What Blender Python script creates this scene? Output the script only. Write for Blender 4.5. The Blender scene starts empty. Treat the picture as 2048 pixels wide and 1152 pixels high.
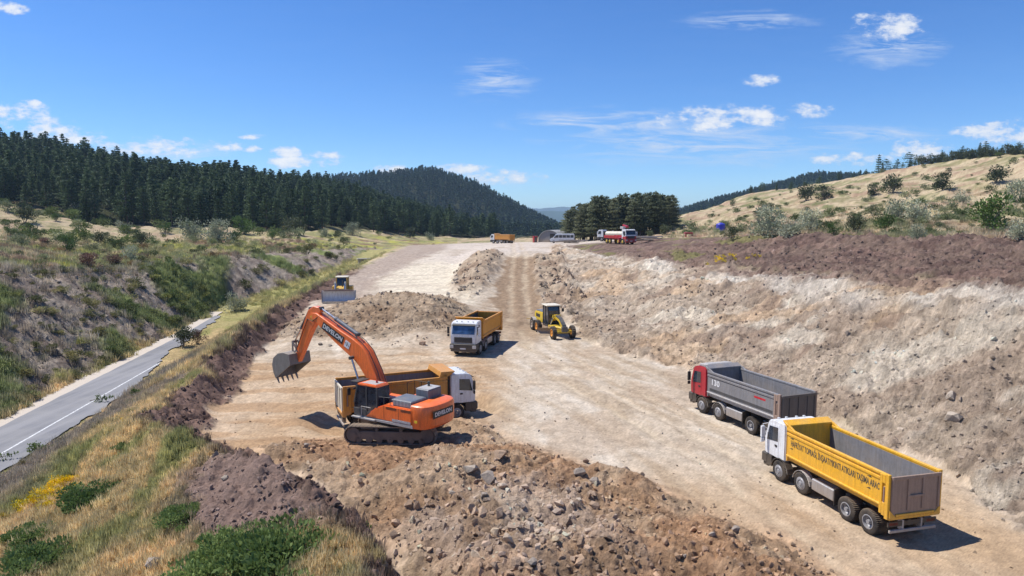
import bpy, bmesh, math, random
import numpy as np
from mathutils import Vector, Matrix, Euler
random.seed(7)
RNG = np.random.default_rng(11)
SC = bpy.context.scene
COL = SC.collection
R = math.radians

# ------------------------------------------------------------------ camera
CAM_H = 12.0
FPX = 1365.0                      # focal length in pixels of a 2048 wide frame
PITCH = math.atan((576 - 440) / FPX)
cam_d = bpy.data.cameras.new('camera')
cam_d.sensor_width = 36.0
cam_d.lens = FPX / 2048 * 36.0
cam_d.clip_start = 0.5
cam_d.clip_end = 30000
cam = bpy.data.objects.new('camera', cam_d)
COL.objects.link(cam)
cam.location = (0, 0, CAM_H)
cam.rotation_euler = (math.pi / 2 - PITCH, 0, 0)
SC.camera = cam

# ------------------------------------------------------------------ sun, exposure
SUN_EL, SUN_AZ = R(60), R(-74)        # azimuth clockwise from +Y (negative = left)
sun_dir = Vector((math.cos(SUN_EL) * math.sin(SUN_AZ), math.cos(SUN_EL) * math.cos(SUN_AZ), math.sin(SUN_EL)))
sd = bpy.data.lights.new('sun', 'SUN')
sd.energy = 4.8
sd.angle = R(0.5)
sd.color = (1.0, 0.965, 0.915)
sun = bpy.data.objects.new('sun', sd)
sun.rotation_euler = sun_dir.to_track_quat('Z', 'Y').to_euler()
COL.objects.link(sun)
SC.view_settings.view_transform = 'Standard'
SC.view_settings.look = 'None'
SC.view_settings.gamma = 1
SC.view_settings.exposure = 0.34
SC.view_settings.use_curve_mapping = False

# ------------------------------------------------------------------ pixel helpers (2048 x 1152 frame)
def ray(px, py):
    u = (px - 1024) / FPX
    v = (py - 576) / FPX
    c, s = math.cos(PITCH), math.sin(PITCH)
    return u, c - v * s, -s - v * c
def at_y(px, py, Y):
    a, b, c = ray(px, py)
    t = Y / b
    return Vector((a * t, Y, CAM_H + c * t))
def at_z(px, py, z):
    a, b, c = ray(px, py)
    t = (z - CAM_H) / c
    return Vector((a * t, b * t, z))

# ------------------------------------------------------------------ world: sky with clouds
W = bpy.data.worlds.new('World')
SC.world = W
W.use_nodes = True
nt = W.node_tree
nt.nodes.clear()
N = nt.nodes.new
def wl(a, b): nt.links.new(a, b)
def wmath(op, a, b=None, c=None, clamp=False):
    n = N('ShaderNodeMath'); n.operation = op; n.use_clamp = clamp
    for i, v in enumerate((a, b, c)):
        if v is None: continue
        if isinstance(v, (int, float)): n.inputs[i].default_value = v
        else: wl(v, n.inputs[i])
    return n.outputs[0]
sky = N('ShaderNodeTexSky')
sky.sky_type = 'NISHITA'
sky.sun_disc = False
sky.sun_elevation = SUN_EL
sky.sun_rotation = SUN_AZ
sky.altitude = 1200
sky.air_density = 1.0
sky.dust_density = 0.1
sky.ozone_density = 1.2
tc = N('ShaderNodeTexCoord')
sep = N('ShaderNodeSeparateXYZ'); wl(tc.outputs['Generated'], sep.inputs[0])
ysafe = wmath('MAXIMUM', sep.outputs[1], 0.05)
U_ = wmath('DIVIDE', sep.outputs[0], ysafe)
V_ = wmath('DIVIDE', sep.outputs[2], ysafe)
comb = N('ShaderNodeCombineXYZ'); wl(U_, comb.inputs[0]); wl(wmath('MULTIPLY', V_, 1.9), comb.inputs[1])
def wnoise(scale, detail, rough, vec, dist=0.0):
    n = N('ShaderNodeTexNoise'); n.noise_dimensions = '3D'
    n.inputs['Scale'].default_value = scale; n.inputs['Detail'].default_value = detail
    n.inputs['Roughness'].default_value = rough; n.inputs['Distortion'].default_value = dist
    wl(vec, n.inputs['Vector'])
    return n.outputs[0]
puff = wnoise(26, 6, 0.62, comb.outputs[0])
puff2 = wnoise(70, 4, 0.6, comb.outputs[0])
# cumulus puffs: centre px, py, half width, half height, strength
CLOUDS = [(20, 222, 60, 20, 1), (95, 262, 75, 20, 1), (300, 295, 120, 18, .8), (150, 280, 70, 10, .7), (457, 296, 34, 10, 1), (505, 274, 26, 7, .7),
          (510, 298, 22, 7, .8), (578, 304, 42, 9, 1), (640, 310, 42, 8, .8), (590, 325, 75, 11, .8), (780, 340, 40, 9, .9), (920, 338, 60, 10, .8),
          (1010, 355, 80, 16, .5), (1450, 238, 110, 22, 1.0), (1520, 230, 45, 17, .6), (1775, 50, 66, 24, .8), (1525, 160, 38, 15, .55),
          (1625, 222, 46, 13, .8), (1850, 297, 55, 18, 1), (2015, 268, 80, 22, 1), (1945, 270, 20, 12, .8), (1700, 318, 70, 12, .7),
          (67, 207, 16, 7, .6), (10, 18, 40, 12, .7)]
uv = N('ShaderNodeCombineXYZ'); wl(U_, uv.inputs[0]); wl(V_, uv.inputs[1])
def ellipse(px, py, hw, hh):
    a, b, c = ray(px, py)
    n = N('ShaderNodeVectorMath'); n.operation = 'MULTIPLY_ADD'
    wl(uv.outputs[0], n.inputs[0])
    n.inputs[1].default_value = (FPX / hw, FPX / hh, 0); n.inputs[2].default_value = (-a / b * FPX / hw, -c / b * FPX / hh, 0)
    l = N('ShaderNodeVectorMath'); l.operation = 'LENGTH'; wl(n.outputs[0], l.inputs[0])
    return l.outputs['Value']
md = None
for (px, py, hw, hh, st) in CLOUDS:
    e = ellipse(px, py, hw * 1.15 * st ** 0.3, hh * 1.2 * st ** 0.3)
    md = e if md is None else wmath('MINIMUM', md, e)
mx = wmath('SUBTRACT', 1.0, wmath('MULTIPLY', wmath('MULTIPLY', md, md), 0.75))
dens = wmath('ADD', wmath('MULTIPLY', mx, 0.55), wmath('MULTIPLY', wmath('SUBTRACT', puff, 0.5), 2.4))
dens = wmath('ADD', dens, wmath('MULTIPLY', wmath('SUBTRACT', puff2, 0.5), 0.7))
mr = N('ShaderNodeMapRange'); mr.interpolation_type = 'SMOOTHSTEP'
mr.inputs['From Min'].default_value = 0.06; mr.inputs['From Max'].default_value = 0.66
wl(dens, mr.inputs['Value'])
inm = N('ShaderNodeMapRange'); inm.inputs['From Min'].default_value = -0.35; inm.inputs['From Max'].default_value = 0.15
wl(mx, inm.inputs['Value'])
cumulus = wmath('MULTIPLY', mr.outputs[0], inm.outputs[0])
# thin cirrus veils, streaked
mapc = N('ShaderNodeMapping'); mapc.inputs['Rotation'].default_value = (0, 0, R(-9)); mapc.inputs['Scale'].default_value = (2.2, 9, 1)
wl(comb.outputs[0], mapc.inputs[0])
cir = wnoise(3.6, 9, 0.66, mapc.outputs[0], 0.9)
CIR = [(1400, 285, 300, 46, 1), (1230, 250, 200, 34, 1), (1130, 245, 120, 30, .6), (1780, 95, 130, 40, .7), (990, 160, 80, 40, 1.0), (1720, 268, 200, 24, .6), (330, 300, 160, 24, .7), (1040, 360, 60, 20, .6), (1500, 40, 200, 30, .3)]
cd = None
for (px, py, hw, hh, st) in CIR:
    e = ellipse(px, py, hw * st ** 0.4, hh * st ** 0.4)
    cd = e if cd is None else wmath('MINIMUM', cd, e)
cm = wmath('MAXIMUM', wmath('SUBTRACT', wmath('ADD', 0.72, wmath('MULTIPLY', puff, 0.9)), cd), 0.0)
cr = N('ShaderNodeMapRange'); cr.inputs['From Min'].default_value = 0.44; cr.inputs['From Max'].default_value = 0.74
wl(cir, cr.inputs['Value'])
cirrus = wmath('MULTIPLY', wmath('MULTIPLY', cr.outputs[0], wmath('ADD', wmath('MULTIPLY', cm, 1.5), 0.02)), 0.9)
cover = wmath('MAXIMUM', wmath('MULTIPLY', cumulus, 0.88), cirrus, clamp=True)
hs = N('ShaderNodeHueSaturation'); hs.inputs['Saturation'].default_value = 1.2; hs.inputs['Value'].default_value = 1.0
wl(sky.outputs[0], hs.inputs['Color'])
bg1 = N('ShaderNodeBackground'); bg1.inputs[1].default_value = 0.108
tn = N('ShaderNodeMix'); tn.data_type = 'RGBA'; tn.blend_type = 'MULTIPLY'; tn.inputs[0].default_value = 1.0
wl(hs.outputs[0], tn.inputs[6]); tn.inputs[7].default_value = (0.62, 0.82, 1.12, 1)
wl(tn.outputs[2], bg1.inputs[0])
bg2 = N('ShaderNodeBackground'); bg2.inputs[1].default_value = 0.78
crm = N('ShaderNodeMix'); crm.data_type = 'RGBA'
crm.inputs['A'].default_value = (0.66, 0.76, 0.93, 1); crm.inputs['B'].default_value = (1.0, 1.0, 1.0, 1)
cl_l = N('ShaderNodeMapRange'); cl_l.inputs['From Min'].default_value = 0.2; cl_l.inputs['From Max'].default_value = 0.9
wl(dens, cl_l.inputs['Value']); wl(cl_l.outputs[0], crm.inputs['Factor'])
wl(crm.outputs['Result'], bg2.inputs[0])
mixw = N('ShaderNodeMixShader')
wl(cover, mixw.inputs[0]); wl(bg1.outputs[0], mixw.inputs[1]); wl(bg2.outputs[0], mixw.inputs[2])
outw = N('ShaderNodeOutputWorld'); wl(mixw.outputs[0], outw.inputs[0])

# ------------------------------------------------------------------ numpy noise
_T = np.random.default_rng(5)
_PERM = _T.permutation(4096).astype(np.int32)
_ANG = _T.random(4096) * 2 * math.pi
_GX = np.cos(_ANG).astype(np.float32); _GY = np.sin(_ANG).astype(np.float32)
_RV = [_T.random(4096).astype(np.float32) for _ in range(3)]
def _hi(ix, iy, seed):
    return _PERM[(_PERM[(ix + seed * 131) & 4095] + iy * 7 + seed * 17) & 4095]
def gnoise(x, y, seed=0):
    x = np.asarray(x, np.float32); y = np.asarray(y, np.float32)
    x0 = np.floor(x); y0 = np.floor(y)
    fx = x - x0; fy = y - y0
    ix = x0.astype(np.int32); iy = y0.astype(np.int32)
    ux = fx * fx * (3 - 2 * fx); uy = fy * fy * (3 - 2 * fy)
    def g(a, b, dx, dy):
        h = _hi(a, b, seed)
        return _GX[h] * dx + _GY[h] * dy
    a = g(ix, iy, fx, fy); a = a + ux * (g(ix + 1, iy, fx - 1, fy) - a)
    b = g(ix, iy + 1, fx, fy - 1); b = b + ux * (g(ix + 1, iy + 1, fx - 1, fy - 1) - b)
    return (a + uy * (b - a)) * np.float32(1.5)
def fbm(x, y, octv=4, seed=0, gain=0.5):
    s = 0; a = 1.0; f = 1.0
    for i in range(octv):
        s = s + a * gnoise(x * f + 17.3 * i, y * f - 9.1 * i, seed + i * 31); a *= gain; f *= 2.03
    return s
def worley(x, y, seed=0):
    x = np.asarray(x, np.float32); y = np.asarray(y, np.float32)
    x0 = np.floor(x).astype(np.int32); y0 = np.floor(y).astype(np.int32)
    best = np.full(x.shape, 9.0, np.float32); val = np.zeros(x.shape, np.float32)
    for dx in (-1, 0, 1):
        for dy in (-1, 0, 1):
            cx = x0 + dx; cy = y0 + dy
            h = _hi(cx, cy, seed)
            d = (cx + _RV[0][h] - x) ** 2 + (cy + _RV[1][h] - y) ** 2
            m = d < best
            best = np.where(m, d, best); val = np.where(m, _RV[2][h], val)
    return np.sqrt(best), val
def sstep(a, b, x):
    t = np.clip((x - a) / (b - a), 0, 1)
    return t * t * (3 - 2 * t)
def lin(c):
    c = np.asarray(c, float) / 255.0
    return np.where(c <= 0.04045, c / 12.92, ((c + 0.055) / 1.055) ** 2.4)
def alb(r, g, b, k=0.72):
    return lin((r, g, b)) * k
# ------------------------------------------------------------------ terrain
# feature lines of the near ground, left to right, each as (Y, x, z)
def XL(Y): return -33.2 - 0.15 * (Y - 44.3)           # painted line of the road
ZR = [(0, -3), (90, -3), (105, -2.6), (120, -1.2), (136, 0), (160, 1.5), (200, 3.2), (250, 2.6), (300, 2.4)]
def zr(Y): return np.interp(Y, [a for a, b in ZR], [b for a, b in ZR])
def rowline(pts): return pts
LINES = [
    # N0 left crest
    [(8, -62, 7), (46, -61, 6.7), (80, -60, 6.7), (100, -58, 4.6), (130, -53.7, 5.1), (200, -44.5, 3.65), (250, -22.7, 2.65), (300, -20, 2.4)],
    # N1 toe of left embankment
    [(8, XL(8) - 5.4, -2.9), (90, XL(90) - 5.4, -2.9), (108, XL(108) - 5.2, -2.4), (136, -42, 0.1), (160, -39.5, 1.6), (200, -42, 3.3), (250, -21.5, 2.6), (300, -19, 2.4)],
    # N2 right road edge
    [(8, XL(8) + 2.3, -3.05), (90, XL(90) + 2.3, -3.05), (108, XL(108) + 2.2, -2.6), (136, -35, 0), (160, -34, 1.4), (200, -37, 3.3), (250, -20, 2.7), (300, -18, 2.4)],
    # N3 pit rim top
    [(8, -1.5, 1), (21.3, -4.4, 1.1), (23.8, -5.6, 1.2), (27, -8.6, 1.2), (30, -12, 1.0), (33, -15.8, 0.9), (37, -19.9, 0.9), (48, -22, 0.8), (58, -24.7, 1.0), (68, -26, 1.4), (80, -27, 1.7), (100, -28, 2.4), (130, -29, 3.5), (160, -30, 4.3), (200, -33, 4.6), (250, -18, 3.3), (300, -16, 2.6)],
    # N4 pit rim foot
    [(8, 0.2, -0.9), (21.3, -3.0, -0.9), (23.8, -4.4, -0.7), (27, -7.0, -0.2), (30, -10, 0.1), (33, -13.2, 0.2), (37, -17.6, 0.0), (48, -20.3, -0.35), (58, -22.9, -0.3), (68, -24.1, 0), (80, -25.2, 0.9), (100, -26.3, 2.0), (130, -27.5, 3.4), (160, -28, 4.3), (200, -30, 4.7), (250, -16, 3.5), (300, -14, 2.8)],
    # N5 pale road middle
    [(8, 1.5, -0.2), (22, 0, 0), (30, -6, 0), (50, -9, 0), (60, -9, 0.5), (72, -9, 1.0), (84, -9, 1.7), (105, -10, 2.8), (136, -11, 4), (174, -10, 5), (230, -8, 4.4), (260, -6, 3.4), (300, -5, 2.5)],
    # N5b berm beside the ramp
    [(8, 2.5, 0), (30, -4, 0), (60, -4.4, 0.5), (76, -4.4, 1.0), (88, -4.2, 2.5), (102, -4.3, 4.6), (118, -5.0, 6.2), (132, -4.8, 5.9), (165, -4, 5.6), (230, -3, 4.5), (260, -2, 3.4), (300, -2, 2.4)],
    # N6 ramp left / right
    [(8, 4, 0), (60, -1.9, 0.4), (76, -1.9, 0.8), (90, -1.5, 2.2), (105, -1.2, 4.0), (118, -0.9, 5.45), (128, -0.8, 5.75), (165, -0.5, 5.8), (230, 0, 4.5), (260, 0, 3.4), (300, 0, 2.4)],
    [(8, 6, 0), (60, 3.3, 0.35), (76, 3.3, 0.7), (90, 3.3, 2.1), (105, 3.3, 3.9), (118, 3.4, 5.4), (128, 3.6, 5.75), (165, 4, 5.8), (230, 5, 4.5), (260, 5, 3.4), (300, 5, 2.4)],
    # N7 toe of right cut
    [(8, 19.5, 0.2), (26.8, 20.0, 0.2), (32.7, 20.3, 0.2), (41, 18.3, 0.1), (51, 14.6, 0.2), (57.5, 10.9, 0.25), (65, 7.6, 0.3), (80, 6.6, 1.2), (100, 7.0, 3.4), (118, 7.6, 5.4), (140, 8.4, 5.7), (165, 9, 5.8), (230, 10, 4.6), (260, 9, 3.4), (300, 9, 2.4)],
    # N8 crest of right cut
    [(8, 35.5, 8), (46, 34.5, 7.6), (55, 33.3, 7.1), (67, 30.7, 6.4), (82, 27.4, 6.05), (102, 20.6, 5.95), (128, 13.7, 5.95), (160, 12.4, 5.8), (230, 13, 4.7), (300, 13, 2.6)],
    # N9 back of the topsoil band
    [(8, 63, 9.4), (48, 62, 9.3), (80, 60, 9.3), (92, 49, 9.3), (110, 38.3, 9.1), (140, 33.4, 8.1), (165, 27.3, 7.2), (230, 18, 4.6), (300, 17, 3)],
]
# far ground by bearing: px, then (Y, z) of  near edge, forest foot / mid hill, first ridge, dip, second ridge, end
FAR = [
    (-1100, (46, 6.7), (150, 22), (330, 78), (700, 60), (1300, 60), (2600, -30)),
    (-500, (58, 6.7), (190, 20), (360, 68), (700, 45), (1300, 50), (2600, -30)),
    (0, (80, 6.7), (255, 16), (400, 49), (700, 30), (1300, 40), (2600, -30)),
    (230, (100, 4.6), (245, 10.5), (400, 38), (720, 25), (1280, 45), (2600, -30)),
    (460, (130, 5.1), (250, 8.6), (430, 30), (760, 25), (1250, 60), (2600, -30)),
    (620, (170, 4.4), (290, 7.8), (500, 27), (800, 22), (1220, 72), (2600, -30)),
    (720, (200, 3.65), (330, 7.0), (560, 24), (850, 20), (1200, 77), (2600, -30)),
    (790, (220, 3.3), (360, 4.5), (620, 16), (870, 12), (1200, 84), (2600, -30)),
    (865, (240, 2.9), (390, 2.2), (660, 6), (890, 2), (1200, 91), (2600, -30)),
    (950, (250, 3.0), (420, 0.6), (740, -3), (920, -8), (1200, 68), (2600, -30)),
    (1040, (250, 3.6), (440, -0.5), (790, -8), (960, -10), (1200, 27), (2600, -30)),
    (1130, (230, 4.4), (400, 0.9), (780, -10), (1000, -12), (1250, -14), (2600, -40)),
    (1250, (165, 7.2), (270, 5.8), (640, 4), (1000, -10), (1400, -8), (2600, -40)),
    (1350, (140, 8.1), (240, 8.7), (580, 13), (900, 2), (1500, 22), (2600, -40)),
    (1430, (123, 8.7), (235, 10.5), (550, 22), (820, 12), (1500, 48), (2600, -40)),
    (1500, (110, 9.1), (230, 12.3), (520, 31), (750, 22), (1500, 66), (2600, -40)),
    (1620, (100, 9.2), (215, 13.6), (470, 37), (700, 26), (1500, 101), (2600, -40)),
    (1750, (92, 9.2), (200, 14.8), (425, 41), (650, 30), (1500, 96), (2600, -40)),
    (2048, (80, 9.2), (180, 16.5), (335, 45.5), (600, 38), (1500, 80), (2600, -40)),
    (2500, (62, 9.3), (140, 18), (290, 52), (600, 45), (1500, 80), (2600, -40)),
    (3100, (48, 9.3), (110, 20), (250, 58), (600, 55), (1500, 80), (2600, -40)),
]
def col_interp(u, k):
    us = [(r[0] - 1024) / FPX for r in FAR]
    return np.interp(u, us, [r[1 + k][0] for r in FAR]), np.interp(u, us, [r[1 + k][1] for r in FAR])
def z_far(u, Y):
    ks = [col_interp(u, k) for k in range(6)]
    z = np.where(Y < ks[0][0], ks[0][1], ks[5][1]) * 1.0
    for k in range(5):
        a, za = ks[k]; b, zb = ks[k + 1]
        t = np.clip((Y - a) / (b - a), 0, 1)
        s = t * t * (3 - 2 * t)
        w = 0.35 if k in (0, 1) else 0.75
        zz = za + (zb - za) * (t * (1 - w) + s * w)
        z = np.where((Y >= a) & (Y < b), zz, z)
    return z
NL = len(LINES)
def line_x(k, Y): return np.interp(Y, [p[0] for p in LINES[k]], [p[1] for p in LINES[k]])
def line_z(k, Y): return np.interp(Y, [p[0] for p in LINES[k]], [p[2] for p in LINES[k]])
PROF = {9: ([0, .25, .42, .52, .8, 1], [0, .2, .4, .46, .8, 1]),       # right cut with a small bench
        0: ([0, .25, .6, 1], [0, .12, .5, 1])}                          # left embankment (crest to toe)
def z_near(x, Y):
    z = np.zeros_like(x)
    X0 = line_x(0, Y); z = np.where(x <= X0, line_z(0, Y), z)
    for k in range(NL - 1):
        xa = line_x(k, Y); xb = line_x(k + 1, Y); za = line_z(k, Y); zb = line_z(k + 1, Y)
        t = np.clip((x - xa) / np.maximum(xb - xa, 0.05), 0, 1)
        if k in PROF: t = np.interp(t, *PROF[k])
        z = np.where((x > xa) & (x <= xb), za + (zb - za) * t, z)
    return np.where(x > line_x(NL - 1, Y), line_z(NL - 1, Y), z)

def gauss(x, y, cx, cy, sx, sy, ang=0):
    c, s = math.cos(ang), math.sin(ang)
    a = (x - cx) * c + (y - cy) * s; b = -(x - cx) * s + (y - cy) * c
    return np.exp(-(a / sx) ** 2 - (b / sy) ** 2)

# the grid: fine near the camera, coarser with distance
_in = np.linspace(-0.80, 0.80, 720)
_o = np.linspace(0, 1, 71)[1:] ** 1.5
UC = np.concatenate([(-0.80 - _o * 0.75)[::-1], _in, 0.80 + _o * 0.75])
_y = [9.0]
while _y[-1] < 2600:
    y = _y[-1]
    _y.append(y * (1.02 if y < 16 else 1.0031 if y < 105 else 1.005 if y < 170 else 1.010))
YR = np.array(_y)
NU, NY = len(UC), len(YR)
UU, YY = np.meshgrid(UC.astype(np.float32), YR.astype(np.float32))
XX = UU * YY
Y0u = col_interp(UC, 0)[0][None, :]
macro_n = z_near(XX, YY)
macro_f = z_far(UU, YY)
wf = sstep(0.96, 1.06, YY / Y0u)
ZZ = macro_n * (1 - wf) + macro_f * wf
def blur(a, n):
    for _ in range(n):
        p = np.pad(a, ((1, 1), (0, 0)), 'edge'); a = (p[:-2] + 2 * p[1:-1] + p[2:]) / 4
        p = np.pad(a, ((0, 0), (1, 1)), 'edge'); a = (p[:, :-2] + 2 * p[:, 1:-1] + p[:, 2:]) / 4
    return a
ZZ = blur(ZZ, 8)
# wobbling of zone borders
wob = fbm(XX * 0.22, YY * 0.22, 4, 3) * 1.0
wobs = fbm(XX * 0.9, YY * 0.9, 3, 8) * 0.35
Xw = XX + wob + wobs
LXs = [line_x(k, YY) for k in range(NL)]
near = 1 - wf
s_ = 0.5
def band(a, b, soft=0.5): return sstep(-soft, soft, Xw - a) * (1 - sstep(-soft, soft, Xw - b))
m_emb = band(LXs[0] - 1, LXs[1] + 0.2) * near
m_cor = band(LXs[1], LXs[2]) * near
m_strip = band(LXs[2], LXs[3]) * near
m_rim = band(LXs[3] - 0.3, LXs[4] + 0.3, 0.3) * near * (1 - sstep(105, 135, YY))
m_pit = band(LXs[4], LXs[9], 0.6) * near
m_cut = band(LXs[9], LXs[10], 0.5) * near * (1 - sstep(150, 175, YY))
m_top = band(LXs[10] + 0.8 * gnoise(YY * 0.5, XX * 0.2, 33), LXs[11] + 3, 1.1) * (1 - sstep(1.0, 1.12, YY / Y0u)) * sstep(0.02, 0.08, UU)
m_top *= 1 - sstep(150, 175, YY)
# --- heaps added to the ground
fill = 2.2 * gauss(XX, YY, -13.8, 77, 6.6, 9.5, R(8)) + 0.9 * gauss(XX, YY, -8.6, 73, 3.8, 6.0) + 0.9 * gauss(XX, YY, -20.0, 71, 4.5, 4.5)
m_fill = sstep(0.18, 0.7, fill + fbm(XX * 0.3, YY * 0.3, 3, 77) * 0.25) * m_pit
def dist_seg(px, py, pts):
    best = np.full(px.shape, 1e9)
    for (ax, ay), (bx, by) in zip(pts[:-1], pts[1:]):
        dx, dy = bx - ax, by - ay
        t = np.clip(((px - ax) * dx + (py - ay) * dy) / (dx * dx + dy * dy), 0, 1)
        best = np.minimum(best, np.hypot(px - ax - t * dx, py - ay - t * dy))
    return best
# border between rubble heap (below left) and the smooth pit floor
PB = [(8, 14), (18, 12.8), (24, 11.0), (26.4, 9.2), (29.2, 6.6), (32.8, 3.8), (35.5, 1.4), (38.5, -1.0), (41, -3.2), (43, -6)]
PX = np.interp(YY, [p[0] for p in PB], [p[1] for p in PB], right=-40)
PL = np.interp(YY, [0, 33, 36, 39, 43], [-30, -30, -24, -8, -4])
heap_in = sstep(-0.8, 3.6, (PX + wob * 0.9 - XX)) * (1 - sstep(36.5, 42.5, YY + wob))
heap_l = sstep(-1.0, 2.5, XX - np.interp(YY, [0, 24, 30, 34, 38, 42], [-5, -4.5, -10, -14, -9, -5]) + wob)
m_heap = heap_in * heap_l * near * (1 - m_rim)
heap_z = m_heap * (0.32 + 0.5 * fbm(XX * 0.16, YY * 0.16, 3, 41) + 0.5 * gauss(XX, YY, -1.0, 30, 5, 3.0) + 0.7 * gauss(XX, YY, -2.0, 39.4, 1.5, 1.1) - 0.85 * gauss(XX, YY, -5.4, 35.6, 4.6, 2.6))
heap_z += 0.5 * m_heap * gauss(XX, YY, 5.0, 30.0, 2.5, 1.5, R(-35))
heap_z -= 0.7 * gauss(XX, YY, -3.2, 21.6, 1.3, 2.2) * near
# ridge of spoil left of the ramp and lumps right of it
m_berm = (gauss(XX, YY, -5.2, 116, 4.0, 26, R(-2)) > 0.25) * 1.0
m_berm = sstep(0.25, 0.6, gauss(XX, YY, -5.4, 112, 3.6, 26, R(-2)) + wobs * 0.3) * near
berm_z = m_berm * (0.3 + 0.4 * fbm(XX * 0.4, YY * 0.25, 3, 51))
m_rr = band(LXs[8] + 0.4, LXs[9] + 1.5, 0.5) * sstep(70, 80, YY) * (1 - sstep(120, 130, YY)) * near
rr_z = m_rr * (0.35 + 0.4 * fbm(XX * 0.5, YY * 0.3, 3, 55))
# row of spoil at the outer edge of the topsoil band
top_ridge = (1 - 0.9 * sstep(98, 122, YY)) * m_top * (0.45 * (0.5 + fbm(XX * 0.13, YY * 0.13, 3, 61)) + 0.8 * np.exp(-((XX - LXs[11] + 4) / 4.0) ** 2) * (0.5 + fbm(XX * 0.2, YY * 0.1, 2, 62)))
rimlip = 0.35 * np.exp(-((XX - LXs[3] + 0.8) / 1.2) ** 2) * near * (1 - sstep(100, 130, YY)) * (0.5 + fbm(XX * 0.5, YY * 0.5, 2, 63))
purple = gauss(XX, YY, -10.2, 27.3, 5.6, 3.4, R(-40))
purple = sstep(0.3, 0.62, purple + wobs * 0.35 + wob * 0.12)
cut_n = fbm(XX * 0.12, YY * 0.12, 3, 90)
cut_t = np.clip((XX - LXs[9]) / np.maximum(LXs[10] - LXs[9], 0.1), 0, 1)
# gullies that run down the slopes
gl = gnoise(YY * 0.7 + XX * 0.45, XX * 0.10, 21) + 0.7 * gnoise(YY * 1.6 + XX * 0.9, XX * 0.2, 22)
d1, v1 = worley(XX * 1.1, YY * 1.1, 101)
d2, v2 = worley(XX * 2.6, YY * 2.6, 102)
d3, v3 = worley(XX * 0.45, YY * 0.45, 103)
clod1 = np.maximum(0, 0.62 - d1) * (0.3 + v1); clod2 = np.maximum(0, 0.62 - d2) * (0.2 + v2); clod3 = np.maximum(0, 0.6 - d3) * v3
f1 = fbm(XX * 0.5, YY * 0.5, 5, 200); f2 = fbm(XX * 2.2, YY * 2.2, 4, 210); f3 = fbm(XX * 0.06, YY * 0.06, 4, 220)
f4 = fbm(XX * 5.5, YY * 5.5, 3, 240)
rough_soil = 0.20 * f1 + 0.12 * f2 + 0.05 * f4 + 0.22 * clod1 + 0.12 * clod2 + 0.35 * clod3
m_rough = np.clip(m_heap + m_fill + m_berm + m_rr + m_rim, 0, 1)
m_floor = np.clip(m_pit - m_rough, 0, 1)
ZZ = ZZ + fill * m_pit + heap_z + berm_z + rr_z + top_ridge + rimlip
ZZ += m_rough * rough_soil * 1.15
_zc = (macro_n + 0.9 * fbm(XX * 0.1, YY * 0.1, 3, 95)) / 1.25; _fr = _zc - np.floor(_zc)
ledge = (sstep(0.25, 0.6, _fr) - _fr) * sstep(-0.25, 0.2, fbm(XX * 0.16, YY * 0.16, 3, 96))
ZZ += m_cut * (0.75 * ledge + 0.22 * f1 + 0.13 * f2 + 0.05 * f4 + 0.34 * clod1 + 0.24 * clod2 + 0.6 * clod3 + 0.30 * gl * sstep(0.45, 0.8, cut_t) + 0.5 * cut_n * sstep(0.05, 0.3, cut_t))
ZZ += m_top * (1 - 0.6 * sstep(100, 125, YY)) * (0.34 * f1 + 0.1 * f2 + 0.55 * clod1 + 0.25 * clod2 + 0.5 * clod3)
ZZ += m_emb * (0.3 * f1 + 0.1 * f2 + 0.32 * gl * (1 - sstep(0.0, 0.2, 0 * UU)) + 0.25 * clod1 + 0.9 * f3)
ZZ += m_strip * (0.2 * f1 + 0.07 * f2) + purple * m_strip * (0.35 * clod1 + 0.3 * clod2 + 0.2)
far_s = wf
ZZ += far_s * (0.22 * f1 * (YY < 300) + 1.3 * f3 * sstep(1.0, 1.6, YY / Y0u) + 4.0 * fbm(XX * 0.012, YY * 0.012, 3, 230) * sstep(1.2, 3, YY / Y0u))
# tyre ruts over the pit floor and up the ramp
def ruts(cx_of_y, gauge, w):
    o = np.zeros_like(XX)
    for g in (-gauge / 2, gauge / 2):
        o += np.exp(-((XX - (cx_of_y + g) + 0.5 * wobs + 0.22 * wob) / w) ** 2)
    return o
cyR = np.interp(YY, [15, 25, 32, 42, 52, 62, 72, 80, 100, 125], [15.5, 14.2, 12.8, 9.5, 5.8, 2.6, 1.0, 0.8, 1.05, 1.3])
r_a = ruts(cyR + 0.35 * np.sin(YY * 0.11), 2.0, 0.32) * (0.6 + 0.6 * sstep(-0.3, 0.3, wob)) + 0.8 * ruts(cyR - 2.4 * (1 - sstep(60, 80, YY)), 2.0, 0.35) + 0.6 * ruts(cyR - 4.6 * (1 - sstep(50, 75, YY)), 2.1, 0.4)
curve = np.hypot(XX - 13, YY - 62)
r_b = np.exp(-((curve - 9.5) / 0.35) ** 2) + np.exp(-((curve - 11.6) / 0.35) ** 2) + np.exp(-((curve - 7.6) / 0.3) ** 2)
r_b *= (XX < 10) * (YY < 64) * (YY > 45) * 0.6
rut = np.clip(r_a + r_b, 0, 1.3) * m_floor
ZZ += m_floor * (0.035 * f1 + 0.02 * f2 + 0.08 * f3 + 0.03 * clod2) - 0.05 * rut
# ground made level under the machines: x, y, radius, z
FLATS = []
def flat(x, y, r, z): FLATS.append((x, y, r, z))
def apply_flats():
    global ZZ
    for (x, y, r, z) in FLATS:
        d = np.hypot(XX - x, YY - y)
        w = 1 - sstep(r * 0.75, r * 1.35, d)
        ZZ = ZZ * (1 - w) + (z + 0.25 * (rough_soil - 0.1) * m_rough + 0.02 * f2) * w
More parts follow.
